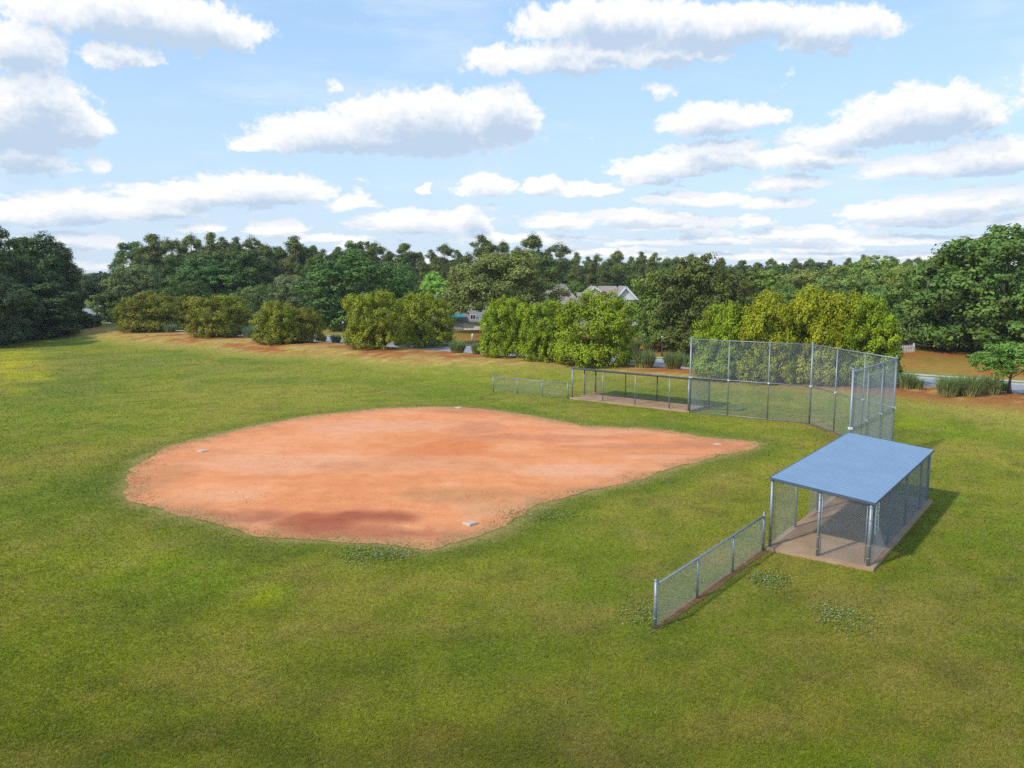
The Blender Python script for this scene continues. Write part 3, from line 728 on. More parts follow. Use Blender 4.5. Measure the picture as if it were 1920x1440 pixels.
# ---------------------------------------------------------------- dugouts
SLABS = []
def dugout(F0, u, v, label, front_mesh, hb, Lr=9.2):
    """F0 front corner at the outer end, u along the length, v from the front to the back (unit plan vectors)"""
    F0 = np.array([F0[0], F0[1], 0.0]); u = np.array([u[0], u[1], 0.0]); v = np.array([v[0], v[1], 0.0]); Z = np.array([0, 0, 1.0])
    W = 3.03; hf = 2.40; S = 0.14
    root = empty('dugout', tuple(F0), 0, label, 'dugout'); org = F0
    P = lambda a, b, z: F0 + u * a + v * b + Z * z
    sl = MB(); e = 0.12
    poly = [P(-0.14, -e, 0)[:2] - org[:2], P(Lr + e, -e, 0)[:2] - org[:2], P(Lr + e, W + 0.2, 0)[:2] - org[:2], P(-0.14, W + 0.2, 0)[:2] - org[:2]]
    SLABS.append((np.array(poly) + org[:2], 0))
    sl.prism(poly, -0.1, S - 0.02).build('concrete_slab', CONC, root)
    xs = [0, 2.57, 5.14, 7.71, Lr]
    hz = lambda b: hf + (hb - hf) * b / W
    for i, a in enumerate(xs): pipe('post', P(a, 0, 0.05), P(a, 0, hz(0) - 0.02), 0.038 if 0 < i < 4 else 0.05, root, org)
    for i, a in enumerate([0, 2.57, 5.14, 7.71, Lr]):
        pipe('post', P(a, W, 0.05), P(a, W, hz(W) - 0.02), 0.038 if 0 < i < 4 else 0.055, root, org)
    pipe('post', P(0, W * 0.5, 0.05), P(0, W * 0.5, hz(W / 2) - 0.02), 0.042, root, org)
    # headers
    for (b, z) in ((0, hz(0) - 0.05), (W, hz(W) - 0.05)): pipe('header_rail', P(0, b, z), P(Lr, b, z), 0.03, root, org)
    for a in (0, Lr): pipe('header_rail', P(a, 0, hz(0) - 0.05), P(a, W, hz(W) - 0.05), 0.03, root, org)
    for a in xs[1:4]: pipe('rafter', P(a, 0.05, hz(0) - 0.05), P(a, W - 0.05, hz(W) - 0.05), 0.028, root, org)
    # chain link
    for (a0, a1) in front_mesh: chain_link('chain_link', P(a0, 0.045, 0), P(a1, 0.045, 0), S, hf - 0.08, root, org)
    chain_link('chain_link', P(0, W + 0.045, 0), P(Lr, W + 0.045, 0), S, hb - 0.08, root, org)
    m = W * 0.5
    chain_link('chain_link', P(0.04, m, 0), P(0.04, W, 0), S, (hz(m) - .08, hz(W) - .08), root, org)
    chain_link('chain_link', P(Lr - 0.04, 0, 0), P(Lr - 0.04, W, 0), S, (hf - .08, hb - .08), root, org)
    for a in (0.0, ):
        for z in (0.35, 0.75, 1.15, 1.55, 1.95):        # tension bands round the corner posts
            for b in (m, W): 
                c = P(a, b, z) - org; MBt = MB(); MBt.tube([c - Z * 0.012, c + Z * 0.012], 0.052 if b == m else 0.064, 12); MBt.build('tension_band', GALV, root, True)
    pipe('tension_bar', P(0, W - 0.10, S + .05), P(0, W - 0.10, hz(W) - 0.12), 0.012, root, org)
    pipe('tension_bar', P(0, m + 0.08, S + .05), P(0, m + 0.08, hz(m) - 0.12), 0.012, root, org)
    # ribbed roof: ribs run from the front edge to the back edge
    oh, ob = 0.06, 0.12; a0, a1 = -0.08, Lr + 0.10
    V = []; Fc = []; rib = 0.26; prof = []
    a = a0
    while a < a1 - 0.01:
        for da, dz in ((0, 0), (rib * 0.70, 0), (rib * 0.77, 0.017), (rib * 0.90, 0.017)):
            if a + da < a1: prof.append((a + da, dz))
        a += rib
    prof.append((a1, 0.0))
    for (a, dz) in prof:
        for b in (-oh, W + ob): V.append(P(a, b, hz(b) + 0.02 + dz) - org)
    for i in range(len(prof) - 1): Fc.append([2 * i, 2 * i + 2, 2 * i + 3, 2 * i + 1])
    no = len(V)
    for (a, b) in ((a0, -oh), (a1, -oh), (a1, W + ob), (a0, W + ob)): V.append(P(a, b, hz(b) - 0.005) - org)
    Fc.append([no, no + 3, no + 2, no + 1])
    b_ = MB().add(V, Fc)
    r = b_.build('roof', ROOFM, root)
    # fascia trim round the roof edge
    f = MB()
    cs = [P(a0 - .012, -oh - .012, hz(-oh)) - org, P(a1 + .012, -oh - .012, hz(-oh)) - org, P(a1 + .012, W + ob + .012, hz(W + ob)) - org, P(a0 - .012, W + ob + .012, hz(W + ob)) - org]
    for i in range(4):
        p, q = cs[i], cs[(i + 1) % 4]; d = q - p; l = np.linalg.norm(d); d /= l; n_ = np.cross(d, Z); n_ /= np.linalg.norm(n_); up = np.cross(n_, d)
        f.box((p + q) / 2 + up * 0.0, (l, 0.02, 0.075), d, n_, up)
    f.build('roof_trim', TRIMM, root)
    # bench along the back
    return root, P, hz
un = np.array([0.594, 0.8045]); vn = np.array([0.8045, -0.594])
dug_n, Pn, hzn = dugout((8.42, 26.12), un, vn, 'blue-roofed chain link dugout nearest the camera on its concrete slab', [(0, 2.57), (3.9, 5.14), (5.14, 7.71)], 2.10)
uf = np.array([11.4 - 4.31, 52.93 - 58.62]); uf = uf / np.linalg.norm(uf); vf = np.array([-uf[1], uf[0]])
dug_f, Pf, hzf = dugout((4.31, 58.62), uf, vf, 'far dugout seen along its roof edge, beside the left end of the tall backstop', [], 1.90, 9.1)
dug_f.scale = (1, 1, 0.93)

# sign on the back mesh of the near dugout (lettering stands on its side, as in the photo)
def dugout_sign():
    c = Pn(0.48, 3.03 + 0.075, 1.55); U = np.array([un[0], un[1], 0]); V = np.array([vn[0], vn[1], 0]); Z = np.array([0, 0, 1.])
    root = empty('sign', tuple(c), 0, 'small white sign with sideways lettering wired to the near dugout corner', 'sign')
    MB().box((0, 0, 0), (0.46, 0.012, 1.0), U, V, Z).build('sign_panel', SIGNM, root)
    b = MB(); o = V * 0.009
    # nine rotated block letters in one column, strokes as raised bars
    glyph = ['C', 'E', 'H', 'O', 'O', 'B', 'O', 'B']
    st = {'C': 'tlr_', 'E': 'tlrm', 'H': 'lrm', 'O': 'tblr', 'B': 'tblrm'}
    for i, g in enumerate(glyph):
        z = 0.42 - i * 0.12
        s_ = st[g]; hw, hh = 0.10, 0.042
        if 't' in s_: b.box(o + U * -hw + Z * z, (0.028, 0.006, 2 * hh), U, V, Z)
        if 'b' in s_: b.box(o + U * hw + Z * z, (0.028, 0.006, 2 * hh), U, V, Z)
        if 'l' in s_: b.box(o * 1.2 + Z * (z + hh), (2 * hw, 0.006, 0.018), U, V, Z)
        if 'r' in s_: b.box(o * 1.2 + Z * (z - hh), (2 * hw, 0.006, 0.018), U, V, Z)
        if 'm' in s_: b.box(o * 1.1 + Z * z, (0.028, 0.005, 2 * hh), U, V, Z)
    b.build('lettering', INKM, root)
dugout_sign()

# ---------------------------------------------------------------- backstop
def backstop():
    P1, P2, P3, P4 = (np.array(p) for p in ((11.47, 52.90), (17.75, 48.75), (19.1, 40.94), (14.68, 35.39)))
    H, HM = 4.75, 2.28
    org = np.array([17.75, 48.75, 0.0])
    root = empty('backstop', tuple(org), 0, 'tall three-sided chain link backstop behind home plate', 'backstop')
    corners = [P1, P2, P3, P4]
    def p3(p, z): return np.array([p[0], p[1], z])
    for i, p in enumerate(corners): pipe('corner_post', p3(p, -0.05), p3(p, H + 0.10), 0.055, root, org, True)
    for a, b in ((P1, P2), (P2, P3), (P3, P4)):
        for t in (1 / 3, 2 / 3): 
            q = a + (b - a) * t
            pipe('line_post', p3(q, -0.05), p3(q, H - 0.02), 0.034, root, org)
            MB().box(p3(q, HM) - org, (0.10, 0.10, 0.09)).build('rail_bracket', WHITEM, root)
        pipe('top_rail', p3(a, H), p3(b, H), 0.03, root, org)
        pipe('middle_rail', p3(a, HM), p3(b, HM), 0.028, root, org)
        pipe('bottom_rail', p3(a, 0.05), p3(b, 0.05), 0.022, root, org)
        d = (b - a) / np.linalg.norm(b - a); n = np.array([-d[1], d[0]]) * 0.045
        chain_link('chain_link', a + n, b + n, 0.05, H, root, org, r=0.0027)
    for p in (P1, P2, P3, P4): MB().box(p3(p, HM) - org, (0.15, 0.15, 0.10)).build('rail_bracket', WHITEM, root)
    return root
backstop()

# ---------------------------------------------------------------- low wing fences
def low_fence(pts, h, label, group):
    org = np.array([pts[0][0], pts[0][1], 0.0])
    root = empty('chain_link_fence', tuple(org), 0, label, 'fence', group)
    n = len(pts)
    for i, p in enumerate(pts):
        end = i in (0, n - 1)
        pipe('end_post' if end else 'line_post', (p[0], p[1], -0.05), (p[0], p[1], h + (0.06 if end else -0.03)), 0.045 if end else 0.032, root, org, end)
    a, b = np.array(pts[0]), np.array(pts[-1])
    pipe('top_rail', (*a, h - 0.05), (*b, h - 0.05), 0.028, root, org)
    d = (b - a) / np.linalg.norm(b - a); nn = np.array([-d[1], d[0]]) * 0.038
    chain_link('chain_link', a + nn, b + nn, 0.03, h - 0.0, root, org)
    for p in (pts[0], pts[-1]):
        for z in (0.3, 0.6, 0.9):
            MB().tube([np.array([p[0], p[1], z - .012]) - org, np.array([p[0], p[1], z + .012]) - org], 0.052, 12).build('tension_band', GALV, root, True)
def lerp_pts(a, b, n): return [tuple(np.array(a) + (np.array(b) - np.array(a)) * t) for t in np.linspace(0, 1, n)]
FN = lerp_pts((3.63, 20.04), (8.16, 26.0), 4)
low_fence(FN, 1.22, 'low chain link fence in the foreground ending at the near dugout', 'low wing fences')
low_fence(lerp_pts((-1.41, 62.08), (4.0, 58.75), 4), 1.17, 'low chain link fence far off, ending at the far dugout', 'low wing fences')

def dirt_strip(a, b, w, seed, name='dirt_strip'):
    a = np.array(a); b = np.array(b); L = np.linalg.norm(b - a); d = (b - a) / L; n = np.array([-d[1], d[0]])
    t = np.arange(-0.4, L + 0.3, 0.08); P = a + t[:, None] * d
    w = w * np.clip(np.minimum((t + .4) / .5, (L + .3 - t) / .5), 0.02, 1)
    l = P + n * (w * (0.3 + fbm(P[:, 0], P[:, 1], 2.2, 4, seed, .7)))[:, None]; r = P - n * (w * (0.3 + fbm(P[:, 0], P[:, 1], 2.2, 4, seed + 9, .7)))[:, None]
    V = np.empty((len(t) * 2, 3)); V[0::2, :2] = l; V[1::2, :2] = r; V[:, 2] = 0.03
    V[:, 2] = 0.014
    i = np.arange(len(t) - 1) * 2; F = np.stack([i, i + 1, i + 3, i + 2], 1)
    me = mesh_np(name, V, F, DIRTM)
    if me.polygons[0].normal.z < 0: me.flip_normals()
    tag(link(name, me), kind='structure')
dirt_strip(FN[0], FN[-1], 0.17, 5)
dirt_strip((17.75, 48.75), (19.1, 40.94), 0.30, 6)

# ---------------------------------------------------------------- bases, plate, small things
def base(px, py, rot, label, size=0.40, h=0.085):
    p = at(px, py); b = MB(); q = size / 2; c = 0.02
    pts = lambda e: [(-q + e, -q + e), (q - e, -q + e), (q - e, q - e), (-q + e, q - e)]
    for (e0, z0, e1, z1) in ((0, 0, 0, h * .75), (0, h * .75, c, h)):
        A = pts(e0); B = pts(e1); V = [(*k, z0) for k in A] + [(*k, z1) for k in B]
        b.add(V, [[k, (k + 1) % 4, 4 + (k + 1) % 4, 4 + k] for k in range(4)])
    b.add([(*k, h) for k in pts(c)], [[0, 1, 2, 3]])
    o = b.build('base', RUBBER, None, False, (p[0], p[1], 0.012)); o.rotation_euler = (0, 0, rot)
    tag(o, label, 'base', 'bases of the infield')
base(881.5, 983.5, math.radians(46), 'white square base on the near edge of the infield clay')
base(380.5, 846.5, math.radians(52), 'white base at the far left corner of the infield clay', 0.42, 0.06)
base(861, 765, math.radians(46), 'faint white base on the back edge of the infield clay', 0.42, 0.05)
p = at(1344, 833.5); q = 0.216
hp = MB().prism([(0.216, -q), (0.216, q), (0, q), (-0.216, 0), (0, -q)], 0, 0.022).build('home_plate', DUSTY, None, False, (p[0], p[1], 0.012))
tag(hp, 'flat white home plate half hidden by clay near the pointed end of the infield', 'home plate')

def fence_roll():
    a = onground(1331, 768); b = onground(1384, 770)
    root = empty('fence_roll', tuple(a), 0, 'loose roll of chain link lying in the grass behind the backstop', 'fence roll')
    d = b - a; L = np.linalg.norm(d); d /= L; n = np.array([-d[1], d[0], 0]); Z = np.array([0, 0, 1.])
    m = MB()
    for k in range(15):                                    # helical wire turns
        t0 = L * k / 15
        pts = [d * (t0 + L / 15 * s) + n * 0.10 * math.cos(2 * math.pi * s) + Z * (0.12 + 0.10 * math.sin(2 * math.pi * s)) for s in np.linspace(0, 1, 9)]
        m.tube(pts, 0.012, 5, False)
    m.build('wire_coil', GALV, root)
    c = onground(1398, 768) - a
    MB().tube([d * (L * 0.9) + Z * 0.06, c + Z * 0.06], 0.035, 8).build('loose_pipe', GALV, root, True)
fence_roll()

def lamp_post(px, py, h, label):
    g = onground(px, py); root = empty('lamp_post', tuple(g), 0, label, 'lamp post')
    MB().tube([(0, 0, 0), (0, 0, 0.25), (0, 0, 0.3), (0, 0, h - 0.35)], [0.09, 0.09, 0.06, 0.05], 10).build('pole', BLACKM, root, True)
    MB().tube([(0, 0, h - 0.35), (0, 0, h - 0.3), (0, 0, h - 0.08)], [0.06, 0.10, 0.15], 8).build('lantern', simple('lamp_glass', (0.6, 0.6, 0.58), 0.3), root, True)
    MB().tube([(0, 0, h - 0.08), (0, 0, h - 0.05), (0, 0, h + 0.06)], [0.18, 0.18, 0.02], 8).build('lantern_cap', BLACKM, root)
lamp_post(1241, 668, 2.2, 'short black lamp post on the verge beside two tall grass clumps')
lamp_post(644, 634, 2.3, 'slim black lamp post in the gap between shrubs on the left half')

g = onground(886, 640)
b = MB().tube([(0, 0, 0), (0, 0, 0.85), (0, 0, 0.95)], [0.13, 0.13, 0.06], 8)
tag(b.build('marker_post', WHITEM, None, True, tuple(g)), 'small white marker post on the lawn in front of the grey-roofed house', 'marker post')
g = onground(1173, 681); root = empty('utility_cabinet', tuple(g), math.radians(-36), 'dark green utility cabinet at the road edge right of the round shrub', 'utility box')
MB().box((0, 0, 0.30), (0.62, 0.5, 0.60)).build('cabinet', GREENBOX, root); MB().box((0, 0, 0.63), (0.70, 0.58, 0.06)).build('lid', GREENBOX, root)

# ---------------------------------------------------------------- trees
def clump_mesh(name, lobes, nclump, nleaf, leaf, cr, seed, flat=0.7, aspect=0.7, inner=0.55, tint=(0.55, 1.5), up=0.35, outl=0.06, zmin=None, mat_=None, warm=0.0, core=1.0):
    r = np.random.default_rng(seed)
    L = np.array(lobes, float); w = (L[:, 3] * L[:, 4] * L[:, 5]) ** (2 / 3); w[0] *= core; w /= w.sum()
    cs = []; outs = []; outl_ = []
    while len(cs) < nclump:
        k = r.choice(len(L), p=w); d = r.normal(size=3); d /= np.linalg.norm(d)
        if d[2] < -0.3 and r.uniform() < 0.7: continue
        rr = r.uniform(inner, 1.0) ** 0.6
        if r.uniform() < outl and d[2] > -.1: rr = r.uniform(1.01, 1.22)
        c = L[k, :3] + d * L[k, 3:] * rr
        q = (((c - L[:, :3]) / L[:, 3:]) ** 2).sum(1); q[k] = 9
        if (q < 0.45).any() and r.uniform() < 0.85: continue
        if zmin is not None and c[2] < zmin: continue
        cs.append(c); outs.append(d); outl_.append(rr > 1.0)
    cs = np.array(cs); outs = np.array(outs)
    # a little clearance carving so that gaps remain between boughs
    n = nclump * nleaf; ci = np.repeat(np.arange(nclump), nleaf)
    crs = cr * r.uniform(0.6, 1.35, nclump) * np.where(np.array(outl_), 0.55, 1.0)
    off = r.normal(size=(n, 3)); off /= np.linalg.norm(off, axis=1)[:, None]; off *= (r.uniform(0, 1, n) ** 0.45)[:, None]
    off[:, 2] *= flat
    pos_ = cs[ci] + off * crs[ci][:, None]
    nr = off * 1.25 + outs[ci] * 0.45 + np.array([0, 0, up]) + r.normal(size=(n, 3)) * 0.35; nr /= np.linalg.norm(nr, axis=1)[:, None]
    t = np.cross(nr, r.normal(size=(n, 3))); t /= np.linalg.norm(t, axis=1)[:, None]; b = np.cross(nr, t)
    sz = leaf * r.uniform(0.6, 1.35, n)
    V = np.empty((n, 4, 3))
    V[:, 0] = pos_ - t * sz[:, None] * 0.5; V[:, 1] = pos_ - b * (sz * aspect * 0.5)[:, None] + nr * (sz * 0.10)[:, None]
    V[:, 2] = pos_ + t * sz[:, None] * 0.5; V[:, 3] = pos_ + b * (sz * aspect * 0.5)[:, None] + nr * (sz * 0.10)[:, None]
    ct = r.uniform(tint[0], tint[1], nclump)[ci] * r.normal(1, 0.12, n).clip(0.5, 1.5)
    wv = r.uniform(-1, 1, nclump)[ci] * warm
    C = np.stack([ct * (1 + wv), ct, ct * (1 - 0.5 * wv)], 1)
    return mesh_np(name, V.reshape(-1, 3), np.arange(4 * n).reshape(n, 4), mat_ or LEAF, np.repeat(C, 4, 0)), cs

def trunk_mesh(name, h, r0, limbs, seed, mat_, lean=0.03, targets=None, frac=0.55):
    r = np.random.default_rng(seed); b = MB()
    pts = []; x = y = 0
    for k in range(7):
        z = h * k / 6; pts.append((x, y, z)); x += r.normal(0, lean) * h / 6; y += r.normal(0, lean) * h / 6
    rad = [r0 * (1.35 if k == 0 else 1) * (1 - 0.13 * k) for k in range(7)]
    b.tube(pts, rad, 8)
    if targets is not None:
        for t in targets:
            k = int(r.integers(int(6 * frac), 6)); p = np.array(pts[k]); t = np.array(t); m = (p + t) / 2 + np.array([0, 0, 0.08 * np.linalg.norm(t - p)])
            rr = rad[k] * 0.5; b.tube([p, m, t], [rr, rr * 0.6, rr * 0.2], 6)
    me = mesh_np(name, np.array(b.V), b.F, mat_, smooth_shade=True); return me

def proto(kind, crown_me, trunk_me, cat):
    root = empty(kind, (0, 0, 0), 0, None, cat)
    c = link('crown', crown_me, root); 
    if trunk_me: link('trunk', trunk_me, root)
    return root

def rand_lobes(seed, R, zc, rz, n, skirt=True, bough=(0.24, 0.40), crown_top=0.0):
    """a crown is a core plus boughs: rounded clusters spread over the outside of an egg shape"""
    r = np.random.default_rng(seed); L = [(0, 0, zc, R * 0.66, R * 0.66, rz * 0.70)]
    m = int(n * 3.2); ga = math.pi * (3 - math.sqrt(5))
    for k in range(m):
        u = 1 - (k + 0.5) / m * (1.75 if skirt else 1.45)          # height on the egg, 1 = top
        u += r.normal(0, 0.07); u = max(-0.85, min(1.0, u)); q = math.sqrt(max(0.0, 1 - u * u)) ** 0.8
        a = ga * k + r.normal(0, 0.25); rad = r.uniform(0.60, 0.88); s = R * r.uniform(*bough)
        L.append((R * q * rad * math.cos(a), R * q * rad * math.sin(a), zc + rz * u * r.uniform(0.66, 0.90) + (crown_top if u > .8 else 0), s, s, s * r.uniform(0.6, 0.85)))
    if skirt:
        for k in range(n):
            a = 2 * math.pi * (k + .5) / n + r.normal(0, .15); t = r.uniform(.5, .72); L.append((R * t * math.cos(a), R * t * math.sin(a), rz * r.uniform(.22, .40), R * .32, R * .32, rz * .24))
    return L

PROTO = {}
def add_hardwood(key, kind, seed, R, H, zc, rz, leaf, ncl, nlf, cr, n=7, tint=(0.68, 1.34), warm=0.0, th=None, **kw):
    me, cs = clump_mesh('crown', rand_lobes(seed, R, zc, rz, n, **kw), ncl, nlf, leaf, cr, seed, tint=tint, warm=warm, zmin=0.45, inner=0.6, core=0.25, outl=0.10)
    sel = cs[np.random.default_rng(seed).choice(len(cs), 12, replace=False)]
    tr = trunk_mesh('trunk', th or zc + rz * 0.3, R * 0.055, 0, seed + 1, BARK, 0.04, sel)
    top = me.vertices; co = np.empty(len(top) * 3); top.foreach_get('co', co); co = co.reshape(-1, 3)
    PROTO[key] = (proto(kind, me, tr, 'tree'), np.percentile(co[:, 2], 99.7), np.percentile(np.abs(co[:, 0]), 98.5) * 2)
add_hardwood('oakA', 'oak_tree', 101, 7.0, 13, 6.6, 6.4, 0.34, 560, 72, 0.95, 9)
add_hardwood('oakB', 'oak_tree', 102, 6.4, 12, 6.1, 5.9, 0.32, 520, 72, 0.90, 8, warm=0.12)
add_hardwood('oakC', 'oak_tree', 103, 5.5, 13, 6.6, 6.4, 0.32, 500, 72, 0.85, 8, warm=0.06)
add_hardwood('willow', 'willow_oak_tree', 104, 6.6, 13, 6.6, 6.3, 0.26, 640, 74, 0.85, 10, tint=(0.65, 1.35), warm=0.06)
add_hardwood('tallA', 'hardwood_tree', 105, 4.2, 14, 7.6, 6.4, 0.34, 380, 68, 0.85, 7)
add_hardwood('tallB', 'hardwood_tree', 106, 4.6, 14, 7.4, 6.4, 0.34, 400, 68, 0.9, 7, warm=0.1)
add_hardwood('umbrella', 'umbrella_tree', 108, 5.5, 12, 8.0, 4.2, 0.34, 420, 70, 0.95, 8, skirt=False)
add_hardwood('willowhigh', 'willow_oak_tree', 109, 6.6, 13, 7.1, 5.9, 0.26, 640, 74, 0.85, 10, tint=(0.65, 1.35), warm=0.06, skirt=False)
add_hardwood('small', 'small_round_tree', 107, 2.4, 4, 2.7, 1.5, 0.17, 230, 60, 0.42, 7, th=2.6, skirt=False)

def add_shrub(key, seed, R, zc, rz, leaf, ncl, nlf, cr, n):
    L = rand_lobes(seed, R, zc, rz, n, True, (0.22, 0.36))
    L += [(R * .62 * math.cos(a), R * .62 * math.sin(a), R * 0.26, R * .40, R * .40, R * .30) for a in np.linspace(0, 6.28, 9)[:-1]]
    me, cs = clump_mesh('crown', L, ncl, nlf, leaf, cr, seed, 0.85, 0.65, 0.72, (0.72, 1.3), 0.35, 0.10, 0.12, LEAF, 0.08, 0.4)
    tr = trunk_mesh('trunk', zc, R * 0.04, 0, seed + 1, BARK, 0.05, cs[np.random.default_rng(seed).choice(len(cs), 8, replace=False)], 0.1)
    co = np.empty(len(me.vertices) * 3); me.vertices.foreach_get('co', co); co = co.reshape(-1, 3)
    PROTO[key] = (proto('shrub', me, tr, 'shrub'), np.percentile(co[:, 2], 99.5), np.percentile(np.abs(co[:, 0]), 98.5) * 2)
add_shrub('shA', 201, 3.3, 2.8, 2.5, 0.150, 640, 78, 0.46, 10)
add_shrub('shB', 202, 3.0, 2.6, 2.4, 0.148, 620, 78, 0.44, 9)
add_shrub('shC', 203, 3.6, 2.7, 2.6, 0.155, 680, 78, 0.48, 11)

def add_pine(key, seed, H, R, crown0, ncl, style):
    r = np.random.default_rng(seed); cs = []; L = []
    zs = np.sort(np.concatenate([r.uniform(crown0, 1.0, 17 if style else 13), [0.93, 0.97, 1.0]]))
    for z in zs:
        t = (z - crown0) / (1 - crown0)
        ext = R * (1 - 0.62 * t ** 2.2) * (0.55 + 0.45 * min(1, t * 3 + .3)) * r.uniform(0.75, 1.15)
        a = r.uniform(0, 6.28); q = ext * r.uniform(0.35, 0.8) if t < 0.93 else 0
        s = max(0.8, ext * r.uniform(0.40, 0.60)); L.append((q * math.cos(a), q * math.sin(a), H * z, s, s, s * r.uniform(0.6, 0.9)))
    me, cs = clump_mesh('crown', L, ncl, 60, 0.46, 0.95, seed, 0.8, 0.34, 0.2, (0.68, 1.35), 0.45, 0.05, None, NEEDLE, 0.06)
    tr = trunk_mesh('trunk', H * 0.97, 0.21, 0, seed + 1, PBARK, 0.015, [(l[0] * 0.9, l[1] * 0.9, l[2]) for l in L[:-2]], crown0 * 0.9)
    co = np.empty(len(me.vertices) * 3); me.vertices.foreach_get('co', co); co = co.reshape(-1, 3)
    PROTO[key] = (proto('pine_tree', me, tr, 'tree'), np.percentile(co[:, 2], 99.7), np.percentile(np.abs(co[:, 0]), 98.5) * 2)
add_pine('pineA', 301, 18, 4.0, 0.50, 230, 0)
add_pine('pineB', 302, 19, 3.6, 0.42, 250, 1)
add_pine('pineC', 303, 18, 4.4, 0.56, 230, 0)
add_pine('pineD', 304, 17, 3.8, 0.34, 280, 1)

USED = set()
def plant(key, px, D, top_py, w_px, color, label, group=None, base_py=None, rot=None, wmin=0.6, wmax=1.6):
    root, ph, pw = PROTO[key]; color = tuple(float(v) for v in np.array(color) * LEAF_GAIN)
    g = onground(px, base_py) if base_py else at_depth(px, D)
    D = g[1]; h = z_at(top_py, D) - g[2]; sz = h / ph
    sw = (w_px / FPX * D) / pw if w_px else sz
    sw = min(max(sw, sz * wmin), sz * wmax) if w_px else sz
    rot = rng.uniform(0, 6.28) if rot is None else rot
    first = key not in USED; USED.add(key)
    if first:
        root.location = g; root.rotation_euler = (0, 0, rot); root.scale = (sw, sw, sz); root['label'] = label
        if group: root['group'] = group
        for ch in root.children:
            if ch.name.startswith('crown'): ch.color = (*color, 1)
        return root
    return copy_tree(root, g, rot, (sw, sw, sz), label, group, (*color, 1))

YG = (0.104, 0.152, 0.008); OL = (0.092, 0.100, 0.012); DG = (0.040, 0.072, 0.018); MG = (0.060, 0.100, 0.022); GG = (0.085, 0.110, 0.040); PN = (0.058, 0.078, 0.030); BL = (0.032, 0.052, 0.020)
LEAF_GAIN = np.array([2.45, 2.25, 1.30])
SH = 'shrubs along the berm'
shr = [('shA', 277, 621, 550, 106, OL, 'olive shrub at the far end of the row, beside the distant road bend'),
 ('shB', 352, 617, 556, 62, OL, 'narrow olive shrub half hidden behind the second wide shrub from the far end'),
 ('shC', 410, 631, 555, 112, (0.100, 0.110, 0.012), 'wide olive shrub left of two blue-green grass clumps'),
 ('shB', 522, 643, 567, 86, (0.104, 0.122, 0.011), 'yellow-green shrub just right of the two blue-green grass clumps'),
 ('shA', 576, 641, 579, 58, OL, 'small brownish-olive shrub touching the shrub beside the green swale'),
 ('shC', 704, 653, 549, 116, (0.108, 0.132, 0.010), 'broad yellow-green shrub right of the slim lamp post'),
 ('shA', 797, 649, 551, 106, (0.110, 0.136, 0.009), 'yellow-green shrub standing just left of the white house and marker post'),
 ('shB', 948, 668, 560, 90, YG, 'bright green shrub on the right of the white house gap'),
 ('shC', 1022, 676, 566, 104, YG, 'bright green shrub in the middle of the three merged ones before the houses'),
 ('shA', 1112, 684, 549, 148, (0.102, 0.144, 0.009), 'largest rounded green shrub below the brown-roofed house'),
 ('shB', 1362, 709, 572, 118, YG, 'first shrub behind the backstop mesh, beside its left post'),
 ('shA', 1440, 714, 552, 130, (0.120, 0.142, 0.008), 'second shrub behind the backstop, golden at the top'),
 ('shC', 1532, 717, 545, 150, (0.126, 0.145, 0.007), 'tallest golden-green shrub rising behind the backstop middle post'),
 ('shB', 1615, 720, 560, 124, YG, 'golden-green shrub behind the right corner of the backstop, by the picket fence')]
for k, px, by, tp, w, c, lab in shr: plant(k, px, 0, tp, w, c, lab, SH, base_py=by, wmin=0.5, wmax=1.7)

# named middle-distance trees
plant('oakA', 682, 124, 474, 195, (0.040, 0.082, 0.024), 'broad dark green oak behind the lamp post and the left shrubs')
plant('willowhigh', 938, 108, 472, 226, (0.085, 0.108, 0.040), 'grey-green willow oak standing in front of the white house')
plant('oakC', 816, 140, 511, 66, (0.13, 0.24, 0.05), 'small bright lime-green tree between the dark oak and the willow oak')
plant('oakB', 1240, 90, 508, 118, (0.075, 0.115, 0.030), 'mid-green tree right of the brown-roofed house')
plant('oakA', 1325, 86, 482, 165, (0.052, 0.066, 0.020), 'dark bronze-green magnolia-like tree behind the left part of the backstop')
plant('oakB', 1870, 84, 426, 300, (0.050, 0.090, 0.026), 'tallest dark green tree at the right edge')
plant('oakC', 1768, 88, 468, 165, (0.060, 0.100, 0.030), 'dark green tree leaning against the tallest right-hand tree, over the picket fence')
plant('oakB', 1995, 92, 450, 200, (0.045, 0.085, 0.026), 'dark tree cut off by the right picture edge')
plant('small', 1893, 0, 643, 125, (0.060, 0.125, 0.030), 'small round tree with a thick trunk beside the road at right', base_py=737, wmax=2.6)
plant('oakC', 392, 150, 480, 128, (0.042, 0.085, 0.026), 'dark green tree behind the wide olive shrub')
plant('willow', 268, 146, 497, 118, (0.070, 0.100, 0.050), 'grey-green tree above the far end of the shrub row')
plant('oakB', 470, 165, 487, 70, (0.060, 0.115, 0.030), 'fresh green tree under the pines, left of centre')
plant('willow', 478, 124, 538, 82, (0.070, 0.105, 0.048), 'low grey-green tree over the blue-green grass clumps')
plant('willow', 558, 132, 517, 100, (0.075, 0.105, 0.055), 'grey-green tree left of the broad dark oak')
plant('umbrella', 191, 148, 511, 86, (0.028, 0.050, 0.026), 'dark umbrella-shaped tree with a bare trunk before the distant road')
plant('umbrella', 846, 112, 546, 78, (0.070, 0.098, 0.034), 'small tree in front of the low white house, left of the willow oak')
plant('small', 1196, 104, 574, 66, (0.070, 0.120, 0.03), 'low leafy tree under the right gable of the brown-roofed house')
plant('oakA', 745, 150, 500, 80, (0.050, 0.085, 0.030), 'green tree peeping out right of the broad dark oak')
plant('oakC', 1150, 175, 545, 60, (0.055, 0.095, 0.03), 'low tree between the two brown roofs and the pine wood')
